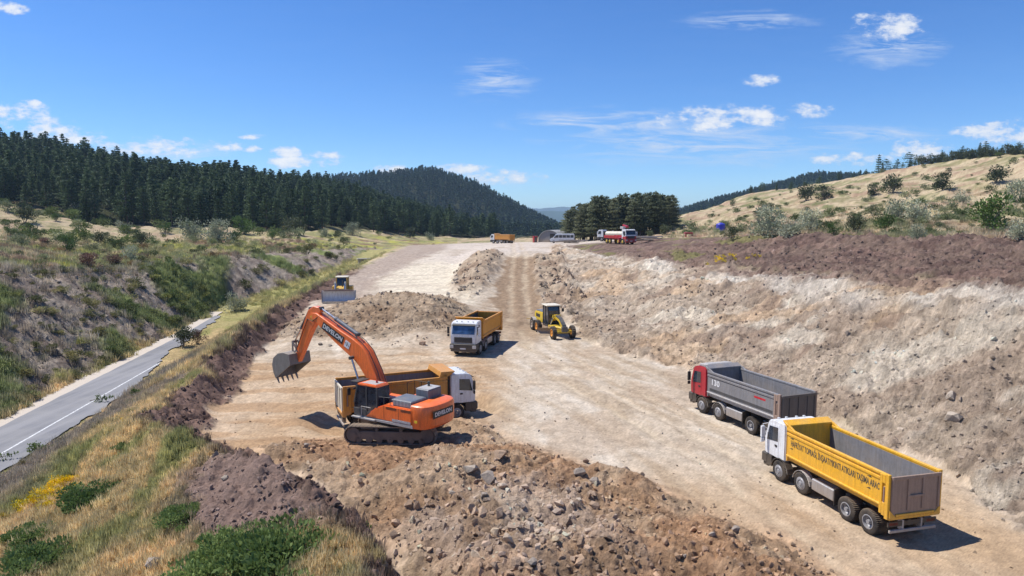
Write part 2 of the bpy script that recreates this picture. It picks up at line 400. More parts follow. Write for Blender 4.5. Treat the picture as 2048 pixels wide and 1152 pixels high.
# road bed kept just below the road sheet
rb = sstep(XL(YY) - 5.6, XL(YY) - 4.9, XX) * (1 - sstep(XL(YY) + 1.7, XL(YY) + 2.6, XX)) * (YY < 118) * near
ZZ = ZZ * (1 - rb) + (zr(YY) - 0.10) * rb

# a line of level spots for every machine (filled in before the mesh is made)
def seat(px, py, r, z):
    p = at_z(px, py, z); flat(p.x, p.y, r, z); return p
# ------------------------------------------------------------------ where the machines stand
def stand(front, rear, z, half, side, shift=0.0, r=2.6):
    """front / rear: pixels where the near wheels touch; side +1: camera sees the left side"""
    a = at_z(front[0], front[1], z); b = at_z(rear[0], rear[1], z)
    d = (a - b); d.normalize()
    n = Vector((d.y, -d.x, 0)) * side           # from the visible side to the hidden one
    c = (a + b) / 2 + n * half + d * shift
    for t in (-2.6, 0, 2.6): flat(c.x + d.x * t, c.y + d.y * t, r, z)
    return c, math.atan2(d.y, d.x)
PL_YEL = stand((1557, 963), (1727, 1064), 0.05, 1.12, 1)
PL_GRY = stand((1403, 826), (1530, 881), 0.05, 1.12, 1)
_o = at_z(927, 713, 0.45) + Vector((math.cos(R(76)), math.sin(R(76)), 0)) * 4.1
PL_ORA = (_o, R(-104)); flat(_o.x, _o.y, 4.6, 0.45)
_w = Vector((-6.55, 41.4, -0.45)); PL_WHT = (_w, R(24))
for t in (-3, 0, 3): flat(_w.x + t * .91, _w.y + t * .41, 2.6, -0.45)
_e = Vector((-6.4, 36.9, 0.1)); PL_EXC = (_e, R(148)); flat(_e.x, _e.y, 2.9, 0.1)
_g0 = at_z(1131, 681, 0.35); _g1 = at_z(1078, 655, 0.45)
PL_GRD = ((_g0 + _g1) / 2, math.atan2(_g0.y - _g1.y, _g0.x - _g1.x))
flat(_g0.x, _g0.y, 2.2, 0.4); flat(_g1.x, _g1.y, 2.6, 0.4); flat(PL_GRD[0].x, PL_GRD[0].y, 2.6, 0.4)
_d = at_y(672, 607, 84.0); PL_DOZ = (_d, R(-84)); flat(_d.x, _d.y + 2, 4.2, _d.z)
_t = at_y(1005, 487, 225); PL_FAR = (_t, R(140)); flat(_t.x, _t.y, 9, _t.z)
_t = at_y(1124, 486, 192); PL_VAN = (_t, R(176)); flat(_t.x, _t.y, 9, _t.z)
_t = at_y(1240, 488, 140); PL_CRN = (_t, R(-69)); flat(_t.x, _t.y, 6, _t.z)
_t = at_y(1228, 483, 178); PL_TNK = (_t, R(148)); flat(_t.x, _t.y, 8, _t.z)
_t = at_y(1108, 485, 238); PL_HNG = (_t, R(0)); flat(_t.x, _t.y, 10, _t.z)
apply_flats()
def gz(x, y):
    u = np.clip(np.asarray(x) / np.asarray(y), UC[0], UC[-1])
    j = np.clip(np.searchsorted(UC, u) - 1, 0, NU - 2); i = np.clip(np.searchsorted(YR, y) - 1, 0, NY - 2)
    fu = (u - UC[j]) / (UC[j + 1] - UC[j]); fy = np.clip((y - YR[i]) / (YR[i + 1] - YR[i]), 0, 1)
    return (ZZ[i, j] * (1 - fu) + ZZ[i, j + 1] * fu) * (1 - fy) + (ZZ[i + 1, j] * (1 - fu) + ZZ[i + 1, j + 1] * fu) * fy
def msk(A, x, y):
    u = np.clip(np.asarray(x) / np.asarray(y), UC[0], UC[-1])
    j = np.clip(np.searchsorted(UC, u), 0, NU - 1); i = np.clip(np.searchsorted(YR, y), 0, NY - 1)
    return A[i, j]
def on_ground(px, py, y0=16.0, y1=1500.0):
    """first point of the ground along the line of sight through a pixel"""
    a, b, c = ray(px, py)
    Y = np.exp(np.linspace(math.log(y0), math.log(y1), 3000))
    g = gz(Y * a / b, Y); zz = CAM_H + c / b * Y
    h = np.nonzero(zz <= g)[0]
    y = Y[h[0]] if len(h) else y1
    return Vector((y * a / b, y, float(gz(y * a / b, y))))

# ------------------------------------------------------------------ ground colours (real surface colours, no light in them)
CC = np.zeros((NY, NU, 3), np.float32)
def lay(mask, col, k=1.0):
    global CC
    m = np.clip(mask * k, 0, 1).astype(np.float32)[..., None]
    CC += (np.asarray(col, np.float32) - CC) * m
big = fbm(XX * 0.05, YY * 0.05, 4, 300); mid = fbm(XX * 0.25, YY * 0.25, 4, 310); fine = fbm(XX * 1.3, YY * 1.3, 3, 320)
strk_x = fbm(XX * 0.09 + 0.02 * YY, YY * 0.6 + 0.4 * wob, 4, 330)           # streaks left by the grader, across the left of the pit
strk_y = fbm((XX - cyR) * 0.55, YY * 0.05 + 0.2 * wob, 5, 331)              # streaks left by traffic, along the haul way
wl_ = sstep(0.5, -5.0, XX + wob)
strk = strk_x * wl_ + strk_y * (1 - wl_)
L = lambda a, b, x: sstep(a, b, x)
# far ground
lay(np.ones_like(XX), alb(206, 186, 150))
lay(L(-0.1, 0.35, mid + 0.6 * big), alb(188, 162, 132), 0.8)
lay(L(-0.05, 0.35, fbm(XX * 0.035, YY * 0.05, 4, 340) + 0.3 * mid), alb(150, 146, 100), 0.8)
lay(L(0.1, 0.4, fbm(XX * 0.06, YY * 0.05, 4, 341) + 0.2 * mid) * (UU > 0), alb(172, 140, 116), 0.7)
lay(L(0.25, 0.6, fbm(XX * 0.08, YY * 0.1, 4, 345)), alb(116, 124, 74), 0.8)
lay(L(0.2, 0.5, fbm(XX * 0.05, YY * 0.16, 3, 350)) * (UU > 0), alb(212, 192, 158), 0.7)
P1y = col_interp(UC, 1)[0][None, :]
left_w = (1 - sstep(0.06, 0.1, UU))
lay(sstep(0.97, 1.08, YY / P1y + 0.05 * mid) * left_w, alb(62, 66, 40))
lay(sstep(720, 800, YY) * (UU > 0.05), alb(60, 72, 42))
pl = sstep(-0.105, -0.085, UU + 0.01 * mid) * (1 - sstep(0.17, 0.24, UU + 0.02 * mid)) * sstep(120, 135, YY + 3 * wob) * (1 - sstep(1.0, 1.15, YY / Y0u))
# left meadow near crest: greener with reddish scrub
nm = sstep(0.95, 1.0, YY / Y0u) * (1 - sstep(1.25, 1.7, YY / Y0u)) * (UU < -0.08)
lay(nm * L(-0.35, 0.2, fbm(XX * 0.06, YY * 0.08, 3, 363)), alb(156, 156, 96), 0.8)
lay(nm * L(0.15, 0.4, fbm(XX * 0.12, YY * 0.12, 4, 361)), alb(188, 184, 88), 0.85)
lay(nm * L(0.2, 0.45, fbm(XX * 0.1, YY * 0.14, 4, 362)), alb(146, 112, 98), 0.8)
# embankment
lay(m_emb, alb(176, 162, 146))
lay(m_emb * L(-0.1, 0.3, gl + 0.5 * mid), alb(134, 118, 106), 0.8)
lay(m_emb * L(0.0, 0.35, mid - 0.2 + 0.4 * f2), alb(172, 156, 142), 0.6)
gpatch = L(-0.05, 0.35, fbm(XX * 0.09, YY * 0.07, 4, 371) + sstep(78, 50, YY) * 0.75 - 0.12 + 0.15 * mid)
lay(m_emb * gpatch, alb(144, 156, 86), 0.85)
lay(m_emb * L(0.2, 0.5, fine + 0.5 * mid) * gpatch, alb(98, 112, 56), 0.6)
# verge and strip
lay(m_cor + m_strip, alb(200, 176, 128))
g2 = fbm(XX * 0.18, YY * 0.1, 4, 381)
lay((m_cor + m_strip) * L(-0.05, 0.35, g2), alb(150, 152, 86), 0.8)
lay((m_cor + m_strip) * L(0.1, 0.4, fbm(XX * 0.3, YY * 0.2, 3, 382)), alb(218, 188, 138), 0.85)
lay(m_strip * L(-0.6, 1.6, XL(YY) + 7.2 + 2.2 * wob - XX) * sstep(72, 60, YY), alb(160, 144, 132), 0.92)
lay((m_cor + m_strip) * sstep(85, 105, YY), alb(178, 172, 112), 0.8)
lay(purple * m_strip, alb(162, 136, 122))
# pit floor
ctn = alb(208, 191, 168)
lay(m_pit, ctn)
lay(m_pit * L(-0.05, 0.4, strk), alb(186, 165, 138), 0.75)
lay(m_pit * L(0.0, 0.5, fbm((XX - cyR) * 0.3, YY * 0.06, 4, 391)), alb(226, 213, 194), 0.7)
lay(m_pit * L(0.1, 0.5, fbm(XX * 0.2, YY * 0.12, 4, 392)), alb(186, 163, 137), 0.6)
och = sstep(1.5, -4.0, XX + wob) * sstep(62, 54, YY + 2 * wob) * sstep(28, 34, YY)
lay(m_pit * och, alb(198, 164, 124), 0.6)
lay(m_pit * och * L(-0.15, 0.25, strk), alb(182, 148, 112), 0.7)
lay(m_pit * sstep(2.0, 4.5, XX) * sstep(22, 18.5, XX) * sstep(34, 27, YY), alb(196, 164, 126), 0.6)
XPL = np.interp(YY, [84, 105, 136, 174, 230], [-17, -21.5, -19, -15, -8])
pale = sstep(-1.5, 1.5, XX - XPL + 1.5 * wob) * sstep(60, 76, YY + 1.5 * wob) * (1 - sstep(-5.6, -3.6, XX + 0.8 * wobs)) * (1 - sstep(0.1, 0.5, fill * (YY < 82)))
lay(m_pit * pale, alb(230, 217, 192))
lay(m_pit * pale * L(0.0, 0.5, strk), alb(204, 188, 168), 0.7)
lay(m_pit * (1 - sstep(-2, 2.0, XX - XPL + 1.5 * wob)) * sstep(80, 90, YY), alb(178, 160, 144), 0.85)
ramp = band(LXs[7] - 0.5, LXs[8] + 0.5, 0.4) * sstep(58, 74, YY + 2 * wob) * (1 - sstep(116, 124, YY + wob))
lay(m_pit * ramp, alb(160, 136, 110))
lay(m_pit * sstep(126, 140, YY + 2 * wob) * (1 - sstep(2, -2, XX - XPL + 1.5 * wob)), alb(218, 204, 186))
lay(pl, alb(216, 202, 186), 0.9)
lay(pl * L(0.1, 0.5, fbm(XX * 0.1, YY * 0.1, 3, 395)), alb(188, 170, 148), 0.6)
lay(rut * (0.6 + 0.5 * mid), alb(214, 194, 164), 0.5)
lay(np.clip(1.6 * rut * (1 - np.clip(rut, 0, 1)), 0, 1) * m_floor, alb(172, 146, 118), 0.5)
# heaps
lay(m_fill, alb(194, 170, 142))
lay(m_fill * L(-0.1, 0.4, mid), alb(162, 134, 106), 0.8)
lay(m_fill * L(0.0, 0.4, big + 0.7 * gauss(XX, YY, -9, 80, 4, 6)), alb(184, 164, 138), 0.8)
lay(m_heap, alb(216, 184, 150))
lay(m_heap * L(-0.1, 0.35, mid + 0.5 * big), alb(194, 150, 112), 0.8)
gry = gauss(XX, YY, 0.0, 25.5, 5.2, 5.0) + 0.35 * mid
lay(m_heap * L(0.3, 0.9, gry), alb(216, 198, 178), 0.55)
lay(m_heap * L(0.2, 0.5, fbm(XX * 0.35, YY * 0.35, 3, 401)), alb(184, 150, 116), 0.6)
lay(np.clip(m_berm + m_rr, 0, 1), alb(182, 162, 138))
lay(np.clip(m_berm + m_rr, 0, 1) * L(0, 0.4, mid), alb(154, 130, 108), 0.8)
lay(m_rim, alb(126, 102, 90))
lay(m_rim * L(0, 0.4, mid), alb(96, 76, 68), 0.8)
# cut slope
lay(m_cut, alb(206, 186, 162))
lay(m_cut * L(-0.05, 0.4, fbm(XX * 0.1, YY * 0.16, 4, 411)), alb(182, 160, 138), 0.8)
lay(m_cut * L(0.05, 0.4, fbm(XX * 0.14, YY * 0.2, 4, 412)), alb(234, 219, 196), 0.75)
lay(m_cut * L(0.2, 0.5, fbm(XX * 0.11, YY * 0.11, 4, 413)), alb(216, 184, 148), 0.7)
lay(m_cut * L(0.3, 0.55, fbm(XX * 0.13, YY * 0.2, 4, 414)), alb(170, 146, 126), 0.7)
lay(m_cut * sstep(0.6, 0.8, cut_t + 0.1 * mid) * (1 - sstep(0.93, 1.0, cut_t + 0.04 * mid)) * L(-0.25, 0.2, fbm(XX * 0.15, YY * 0.1, 3, 415)), alb(238, 228, 212), 0.6)
lay(m_cut * sstep(0.86, 1.0, cut_t + 0.07 * mid + 0.07 * gl), alb(150, 124, 110), 0.85)
lay(m_cut * sstep(0.25, -0.05, cut_t) * sstep(50, 62, YY), alb(166, 142, 118), 0.6)
# topsoil
lay(m_top, alb(142, 120, 106))
lay(m_top * L(-0.05, 0.4, mid), alb(114, 92, 84), 0.8)
lay(m_top * L(0.2, 0.5, fbm(XX * 0.2, YY * 0.2, 3, 421)), alb(158, 130, 116), 0.6)
lay(m_top * L(0.3, 0.5, fbm(XX * 0.1, YY * 0.1, 3, 422)) * (YY > 95), alb(140, 138, 84), 0.7)
# stones and clods: every clump a little lighter or darker
soil = np.clip(m_rough + m_cut + m_top * 0.7 + m_emb * 0.4, 0, 1)
CC *= (1 + soil * (0.30 * (v2 - 0.5) + 0.26 * (v1 - 0.5) + 0.25 * fine) + (1 - soil) * 0.16 * fine)[..., None]
CC *= (1 + 0.10 * RNG.standard_normal(XX.shape) * (YY < 160))[..., None]
CC = np.clip(CC, 0.015, 0.75)

# ------------------------------------------------------------------ material helpers
def new_mat(name):
    m = bpy.data.materials.new(name); m.use_nodes = True
    t = m.node_tree; t.nodes.clear()
    o = t.nodes.new('ShaderNodeOutputMaterial'); b = t.nodes.new('ShaderNodeBsdfPrincipled')
    t.links.new(b.outputs[0], o.inputs[0])
    return m, t, b
def tnoise(t, scale, detail=4, rough=0.55, vec=None, dist=0):
    n = t.nodes.new('ShaderNodeTexNoise'); n.inputs['Scale'].default_value = scale; n.inputs['Detail'].default_value = detail
    n.inputs['Roughness'].default_value = rough; n.inputs['Distortion'].default_value = dist
    if vec is not None: t.links.new(vec, n.inputs['Vector'])
    return n.outputs[0]
def tmap(t, v, a, b, c=0.0, d=1.0):
    n = t.nodes.new('ShaderNodeMapRange'); t.links.new(v, n.inputs['Value'])
    for i, x in zip((1, 2, 3, 4), (a, b, c, d)): n.inputs[i].default_value = x
    return n.outputs[0]
def tmix(t, f, a, b, blend='MIX'):
    n = t.nodes.new('ShaderNodeMix'); n.data_type = 'RGBA'; n.blend_type = blend
    for v, i in ((f, 0), (a, 6), (b, 7)):
        if isinstance(v, (int, float)): n.inputs[i].default_value = v
        elif isinstance(v, (tuple, list, np.ndarray)): n.inputs[i].default_value = (*[float(q) for q in v[:3]], 1)
        else: t.links.new(v, n.inputs[i])
    return n.outputs[2]
def tcoord(t, kind='Object'):
    return t.nodes.new('ShaderNodeTexCoord').outputs[kind]
def bump(t, h, strength, dist, b, prev=None):
    n = t.nodes.new('ShaderNodeBump'); n.inputs['Strength'].default_value = strength; n.inputs['Distance'].default_value = dist
    t.links.new(h, n.inputs['Height'])
    if prev is not None: t.links.new(prev, n.inputs['Normal'])
    if b is not None: t.links.new(n.outputs[0], b.inputs['Normal'])
    return n.outputs[0]
def ground_mat(name, var, bs):
    m, t, b = new_mat(name)
    a = t.nodes.new('ShaderNodeAttribute'); a.attribute_name = 'Col'
    v = tcoord(t)
    n1 = tnoise(t, 3.5, 8, 0.72, v); n2 = tnoise(t, 0.6, 5, 0.6, v)
    c = tmix(t, 1.0, a.outputs[0], tmix(t, tmap(t, n1, 0.25, 0.75), (1 - var,) * 3, (1 + var,) * 3), 'MULTIPLY')
    c = tmix(t, 1.0, c, tmix(t, tmap(t, n2, 0.3, 0.7), (0.9, 0.88, 0.86), (1.08, 1.08, 1.08)), 'MULTIPLY')
    t.links.new(c, b.inputs['Base Color'])
    b.inputs['Roughness'].default_value = 0.95; b.inputs['Specular IOR Level'].default_value = 0.12
    nb = bump(t, tnoise(t, 9, 6, 0.7, v), bs, 0.10, None)
    bump(t, n1, bs, 0.28, b, nb)
    return m
M_SOIL = ground_mat('rough_soil', 0.26, 0.9)
M_FLOOR = ground_mat('graded_earth', 0.12, 0.35)
M_TURF = ground_mat('turf', 0.28, 0.8)

# ------------------------------------------------------------------ terrain meshes, one per piece of the setting
def tag(o, label=None, cat=None, group=None, kind=None):
    if label: o['label'] = label
    if cat: o['category'] = cat
    if group: o['group'] = group
    if kind: o['kind'] = kind
    return o
def quick_mesh(name, co, quads, cols=None, smooth=True):
    me = bpy.data.meshes.new(name)
    nf, k = quads.shape
    me.vertices.add(len(co)); me.vertices.foreach_set('co', np.ascontiguousarray(co, np.float32).ravel())
    me.loops.add(nf * k); me.loops.foreach_set('vertex_index', np.ascontiguousarray(quads, np.int32).ravel())
    me.polygons.add(nf); me.polygons.foreach_set('loop_start', np.arange(0, nf * k, k, dtype=np.int32))
    me.polygons.foreach_set('use_smooth', np.full(nf, smooth))
    if cols is not None:
        ca = me.color_attributes.new('Col', 'FLOAT_COLOR', 'POINT')
        ca.data.foreach_set('color', np.concatenate([cols, np.ones((len(cols), 1))], 1).astype(np.float32).ravel())
    me.update(calc_edges=True)
    return me
cls = np.zeros((NY, NU), int)                                   # 0 far left meadow and wooded hills
cls[(UU > 0.09) & (wf > 0.5)] = 1                               # hillside on the right
cls[((UU > -0.11) & (UU < 0.24) & (YY > 110) & (YY / Y0u < 1.1)) | (near > 0.5)] = 2
cls[(m_emb > 0.5)] = 3
cls[(m_cor + m_strip) > 0.5] = 4
cls[m_fill > 0.5] = 5
cls[m_heap > 0.5] = 6
cls[m_cut > 0.5] = 7
cls[m_top > 0.5] = 8
ii, jj = np.meshgrid(np.arange(NY - 1), np.arange(NU - 1), indexing='ij')
q = np.stack([ii * NU + jj, ii * NU + jj + 1, (ii + 1) * NU + jj + 1, (ii + 1) * NU + jj], -1).reshape(-1, 4)
qc = cls[:-1, :-1].ravel()
CO = np.stack([XX, YY, ZZ], -1).reshape(-1, 3); CF = CC.reshape(-1, 3)
NAMES = ['hills_left', 'hillside_right', 'pit_floor', 'embankment', 'grass_verge', 'spoil_mound', 'rubble_heap', 'cut_slope', 'topsoil_bank']
MATS = [M_TURF, M_TURF, M_FLOOR, M_SOIL, M_TURF, M_SOIL, M_SOIL, M_SOIL, M_SOIL]
LBL = ['dry meadow and wooded hills on the left', 'dry grassy hillside rising on the right', 'pale graded earth floor of the excavation with ramps',
       'dark earth embankment above the asphalt road', 'grassy strip between the road and the excavation', 'brown spoil mound beside the bulldozer',
       'stony rubble heap in the foreground', 'pale cut slope on the right of the pit', 'purple brown topsoil bank above the cut slope']
for k, nm_ in enumerate(NAMES):
    f = q[qc == k]
    if not len(f): continue
    idx, inv = np.unique(f, return_inverse=True)
    me = quick_mesh(nm_, CO[idx], inv.reshape(-1, 4), CF[idx])
    me.materials.append(MATS[k])
    o = bpy.data.objects.new(nm_, me); COL.objects.link(o)
    tag(o, LBL[k], kind='structure')
# ------------------------------------------------------------------ mesh helpers
class B:
    def __init__(self): self.bm = bmesh.new()
    def _f(self, vs):
        try: self.bm.faces.new(vs)
        except ValueError: pass
    def hexa(self, p):
        v = [self.bm.verts.new(a) for a in p]
        for f in ((3, 2, 1, 0), (4, 5, 6, 7), (0, 1, 5, 4), (1, 2, 6, 5), (2, 3, 7, 6), (3, 0, 4, 7)): self._f([v[i] for i in f])
        return self
    def box(self, x0, x1, y0, y1, z0, z1):
        return self.hexa([(x0, y0, z0), (x1, y0, z0), (x1, y1, z0), (x0, y1, z0), (x0, y0, z1), (x1, y0, z1), (x1, y1, z1), (x0, y1, z1)])
    def prism(self, pts, a0, a1, axis='y'):
        def mk(p, a):
            return {'y': (p[0], a, p[1]), 'x': (a, p[0], p[1]), 'z': (p[0], p[1], a)}[axis]
        u = [self.bm.verts.new(mk(p, a0)) for p in pts]; w = [self.bm.verts.new(mk(p, a1)) for p in pts]
        n = len(pts)
        self._f(u[::-1]); self._f(w)
        for i in range(n): self._f([u[i], u[(i + 1) % n], w[(i + 1) % n], w[i]])
        return self
    def loft(self, loops, cap=True):
        L_ = [[self.bm.verts.new(p) for p in l] for l in loops]
        n = len(L_[0])
        for a, b in zip(L_[:-1], L_[1:]):
            for i in range(n): self._f([a[i], a[(i + 1) % n], b[(i + 1) % n], b[i]])
        if cap: self._f(L_[0][::-1]); self._f(L_[-1])
        return self
    def cyl(self, p0, p1, r0, r1=None, n=14):
        p0 = Vector(p0); p1 = Vector(p1); r1 = r0 if r1 is None else r1
        d = (p1 - p0).normalized(); a = d.orthogonal().normalized(); b = d.cross(a)
        return self.loft([[p + (a * math.cos(t) + b * math.sin(t)) * r for t in [2 * math.pi * i / n for i in range(n)]] for p, r in ((p0, r0), (p1, r1))])
    def tube(self, pts, r, n=6):
        pts = [Vector(p) for p in pts]; loops = []; a = None
        for i, p in enumerate(pts):
            d = (pts[min(i + 1, len(pts) - 1)] - pts[max(i - 1, 0)]).normalized()
            a = (d.orthogonal() if a is None else a - d * a.dot(d)).normalized(); b = d.cross(a)
            rr = r[i] if isinstance(r, (list, tuple)) else r
            loops.append([p + (a * math.cos(t) + b * math.sin(t)) * rr for t in [2 * math.pi * k / n for k in range(n)]])
        return self.loft(loops)
    def lathe(self, prof, n=28, c=(0, 0, 0), closed=True, mod=None):
        """prof: (radius, y); turned round the y axis"""
        L_ = []
        for i in range(n):
            t = 2 * math.pi * i / n; k = mod(i) if mod else 0
            L_.append([self.bm.verts.new((c[0] + (r + (k if r > 0.9 * max(q[0] for q in prof) else 0)) * math.cos(t), c[1] + y, c[2] + (r + (k if r > 0.9 * max(q[0] for q in prof) else 0)) * math.sin(t))) for r, y in prof])
        m = len(prof)
        for i in range(n):
            a, b = L_[i], L_[(i + 1) % n]
            for j in range(m if closed else m - 1): self._f([a[j], a[(j + 1) % m], b[(j + 1) % m], b[j]])
        return self
    def build(self, name, mat, parent=None, bevel=0.0, smooth=True, seg=1):
        bm = self.bm
        bmesh.ops.remove_doubles(bm, verts=bm.verts, dist=1e-5)
        bmesh.ops.recalc_face_normals(bm, faces=bm.faces)
        if bevel:
            es = [e for e in bm.edges if len(e.link_faces) == 2 and e.calc_face_angle(0) > 0.6]
            bmesh.ops.bevel(bm, geom=es, offset=bevel, segments=seg, affect='EDGES', clamp_overlap=True)
        me = bpy.data.meshes.new(name); bm.to_mesh(me); bm.free()
        me.materials.append(mat)
        if smooth:
            me.polygons.foreach_set('use_smooth', [True] * len(me.polygons))
            me.set_sharp_from_angle(angle=R(32))
        return link(name, me, parent)
def link(name, me, parent=None):
    o = bpy.data.objects.new(name, me); COL.objects.link(o); o.parent = parent
    return o
def thing(name, label, cat, loc, rz=0, scale=1.0, group=None):
    o = bpy.data.objects.new(name, None); COL.objects.link(o)
    o.location = loc; o.rotation_euler = (0, 0, rz); o.scale = (scale,) * 3; o.empty_display_size = 0.3
    return tag(o, label, cat, group)
def letters(txt, mat, parent, loc, rot, size, ext=0.004, sx=1.0, align='CENTER', bold=0.0, shear=0.0):
    c = bpy.data.curves.new('lettering', 'FONT'); c.body = txt; c.size = size; c.extrude = ext; c.align_x = align; c.align_y = 'CENTER'; c.offset = bold; c.shear = shear
    c.resolution_u = 3
    c.materials.append(mat)
    tmp = bpy.data.objects.new('lettering', c)
    me = bpy.data.meshes.new_from_object(tmp); bpy.data.objects.remove(tmp)
    o = link('lettering', me, parent)
    o.location = loc; o.rotation_euler = rot; o.scale = (sx, 1, 1)
    return o

# ------------------------------------------------------------------ machine materials
DUST = alb(186, 164, 138, 0.75)
def paint(name, rgb, rough=0.38, dust=0.35, metal=0.0, spec=0.5, scale=1.6, coat=0.0, mud=1.0):
    m, t, b = new_mat(name)
    v = tcoord(t)
    n1 = tnoise(t, scale, 6, 0.65, v); n2 = tnoise(t, scale * 9, 4, 0.6, v)
    c = tmix(t, tmap(t, n2, 0.35, 0.7), [x * 0.9 for x in rgb], [min(1, x * 1.06) for x in rgb])
    g = t.nodes.new('ShaderNodeNewGeometry'); s = t.nodes.new('ShaderNodeSeparateXYZ'); t.links.new(g.outputs['Normal'], s.inputs[0])
    up = tmap(t, s.outputs[2], -0.2, 1.0, 0.35, 1.0)
    mm = t.nodes.new('ShaderNodeMath'); mm.operation = 'MULTIPLY'; t.links.new(tmap(t, n1, 0.38, 0.72, 0.08, 1.0), mm.inputs[0]); t.links.new(up, mm.inputs[1])
    m2 = t.nodes.new('ShaderNodeMath'); m2.operation = 'MULTIPLY'; t.links.new(mm.outputs[0], m2.inputs[0]); m2.inputs[1].default_value = dust
    so = t.nodes.new('ShaderNodeSeparateXYZ'); t.links.new(v, so.inputs[0])            # road mud thrown up the lower body
    lo = t.nodes.new('ShaderNodeMath'); lo.operation = 'MULTIPLY'; t.links.new(tmap(t, so.outputs[2], 0.35, 1.75, min(1.0, dust * 2.0) * mud, 0.0), lo.inputs[0]); t.links.new(tmap(t, n1, 0.25, 0.6, 0.25, 0.9), lo.inputs[1])
    m3 = t.nodes.new('ShaderNodeMath'); m3.operation = 'MAXIMUM'; t.links.new(m2.outputs[0], m3.inputs[0]); t.links.new(lo.outputs[0], m3.inputs[1]); m2 = m3
    mp = t.nodes.new('ShaderNodeMapping'); mp.inputs['Scale'].default_value = (5, 5, 0.7); t.links.new(v, mp.inputs[0])
    c = tmix(t, 1.0, c, tmix(t, tmap(t, tnoise(t, 1.6, 5, 0.7, mp.outputs[0]), 0.35, 0.6), (0.80, 0.78, 0.76), (1.04, 1.04, 1.04)), 'MULTIPLY')   # rain streaks and scuffs
    t.links.new(tmix(t, m2.outputs[0], c, DUST), b.inputs['Base Color'])
    t.links.new(tmap(t, n1, 0.3, 0.7, rough * 0.85, min(1, rough * 1.5)), b.inputs['Roughness'])
    b.inputs['Metallic'].default_value = metal; b.inputs['Specular IOR Level'].default_value = spec
    b.inputs['Coat Weight'].default_value = coat
    bump(t, n2, 0.08, 0.01, b)
    return m
def glass(name, rgb=(0.012, 0.016, 0.022)):
    m, t, b = new_mat(name)
    n = tnoise(t, 1.5, 3, 0.5, tcoord(t))
    t.links.new(tmix(t, tmap(t, n, 0.4, 0.75), rgb, [x * 3 + 0.01 for x in rgb]), b.inputs['Base Color'])
    b.inputs['Roughness'].default_value = 0.06; b.inputs['Specular IOR Level'].default_value = 0.8
    return m
MT = dict(
    white=paint('white_paint', (0.74, 0.75, 0.76), 0.3, 0.22), yellow=paint('yellow_paint', (0.82, 0.42, 0.02), 0.36, 0.34),
    amber=paint('amber_paint', (0.74, 0.31, 0.025), 0.38, 0.35, mud=0.4), orange=paint('orange_paint', (0.90, 0.17, 0.028), 0.34, 0.16, coat=0.2),
    ochre=paint('ochre_paint', (0.62, 0.27, 0.035), 0.42, 0.5), grey=paint('grey_paint', (0.20, 0.20, 0.21), 0.4, 0.45),
    lgrey=paint('pale_grey_paint', (0.42, 0.41, 0.40), 0.45, 0.45), red=paint('red_paint', (0.42, 0.015, 0.03), 0.3, 0.15), dkgrey=paint('dark_grey_plastic', (0.045, 0.048, 0.052), 0.55, 0.3),
    bluegrey=paint('engine_hood_grey', (0.13, 0.145, 0.17), 0.45, 0.2), black=paint('black_plastic', (0.012, 0.012, 0.013), 0.5, 0.22), rubber=paint('tyre_rubber', (0.02, 0.02, 0.021), 0.8, 0.55, spec=0.2, mud=0.0),
    steel=paint('worn_steel', (0.30, 0.30, 0.31), 0.4, 0.3, metal=0.6), chrome=paint('cylinder_rod', (0.55, 0.56, 0.58), 0.2, 0.12, metal=0.9), rim=paint('wheel_rim', (0.34, 0.34, 0.35), 0.45, 0.4, metal=0.3, mud=0.0),
    liner=paint('worn_box_liner', (0.24, 0.24, 0.25), 0.5, 0.7, metal=0.25, scale=0.9), tan=paint('dusty_tailgate', (0.33, 0.225, 0.17), 0.6, 0.3), dtail=paint('grey_tailgate', (0.115, 0.10, 0.09), 0.6, 0.3),
    cat=paint('faded_machine_yellow', (0.66, 0.40, 0.055), 0.4, 0.45), volvo=paint('grader_yellow', (0.72, 0.50, 0.03), 0.38, 0.25, mud=0.5), cream=paint('cream_cab_roof', (0.72, 0.66, 0.52), 0.5, 0.4),
    blade=paint('polished_blade', (0.66, 0.68, 0.70), 0.4, 0.15, metal=0.1), track=paint('track_steel', (0.055, 0.053, 0.05), 0.55, 0.6), dirtysteel=paint('bucket_steel', (0.26, 0.235, 0.21), 0.55, 0.5, metal=0.4),
    alu=paint('aluminium_tank', (0.45, 0.46, 0.48), 0.35, 0.4, metal=0.5), glass=glass('dark_glass'), bglass=glass('blue_tinted_glass', (0.02, 0.045, 0.10)),
    lamp=paint('lamp_lens', (0.6, 0.6, 0.58), 0.15, 0.15), redlamp=paint('red_lens', (0.45, 0.01, 0.01), 0.2, 0.2), ink=paint('dark_print', (0.05, 0.045, 0.03), 0.6, 0.1), wink=paint('white_print', (0.75, 0.75, 0.75), 0.5, 0.1),
    blue=paint('blue_tank', (0.01, 0.03, 0.5), 0.35, 0.1), redinfo=paint('red_print', (0.5, 0.01, 0.02), 0.5, 0.1), soil=None, concrete=paint('concrete', (0.42, 0.40, 0.37), 0.9, 0.3), fabric=paint('tent_fabric', (0.36, 0.37, 0.38), 0.7, 0.2))

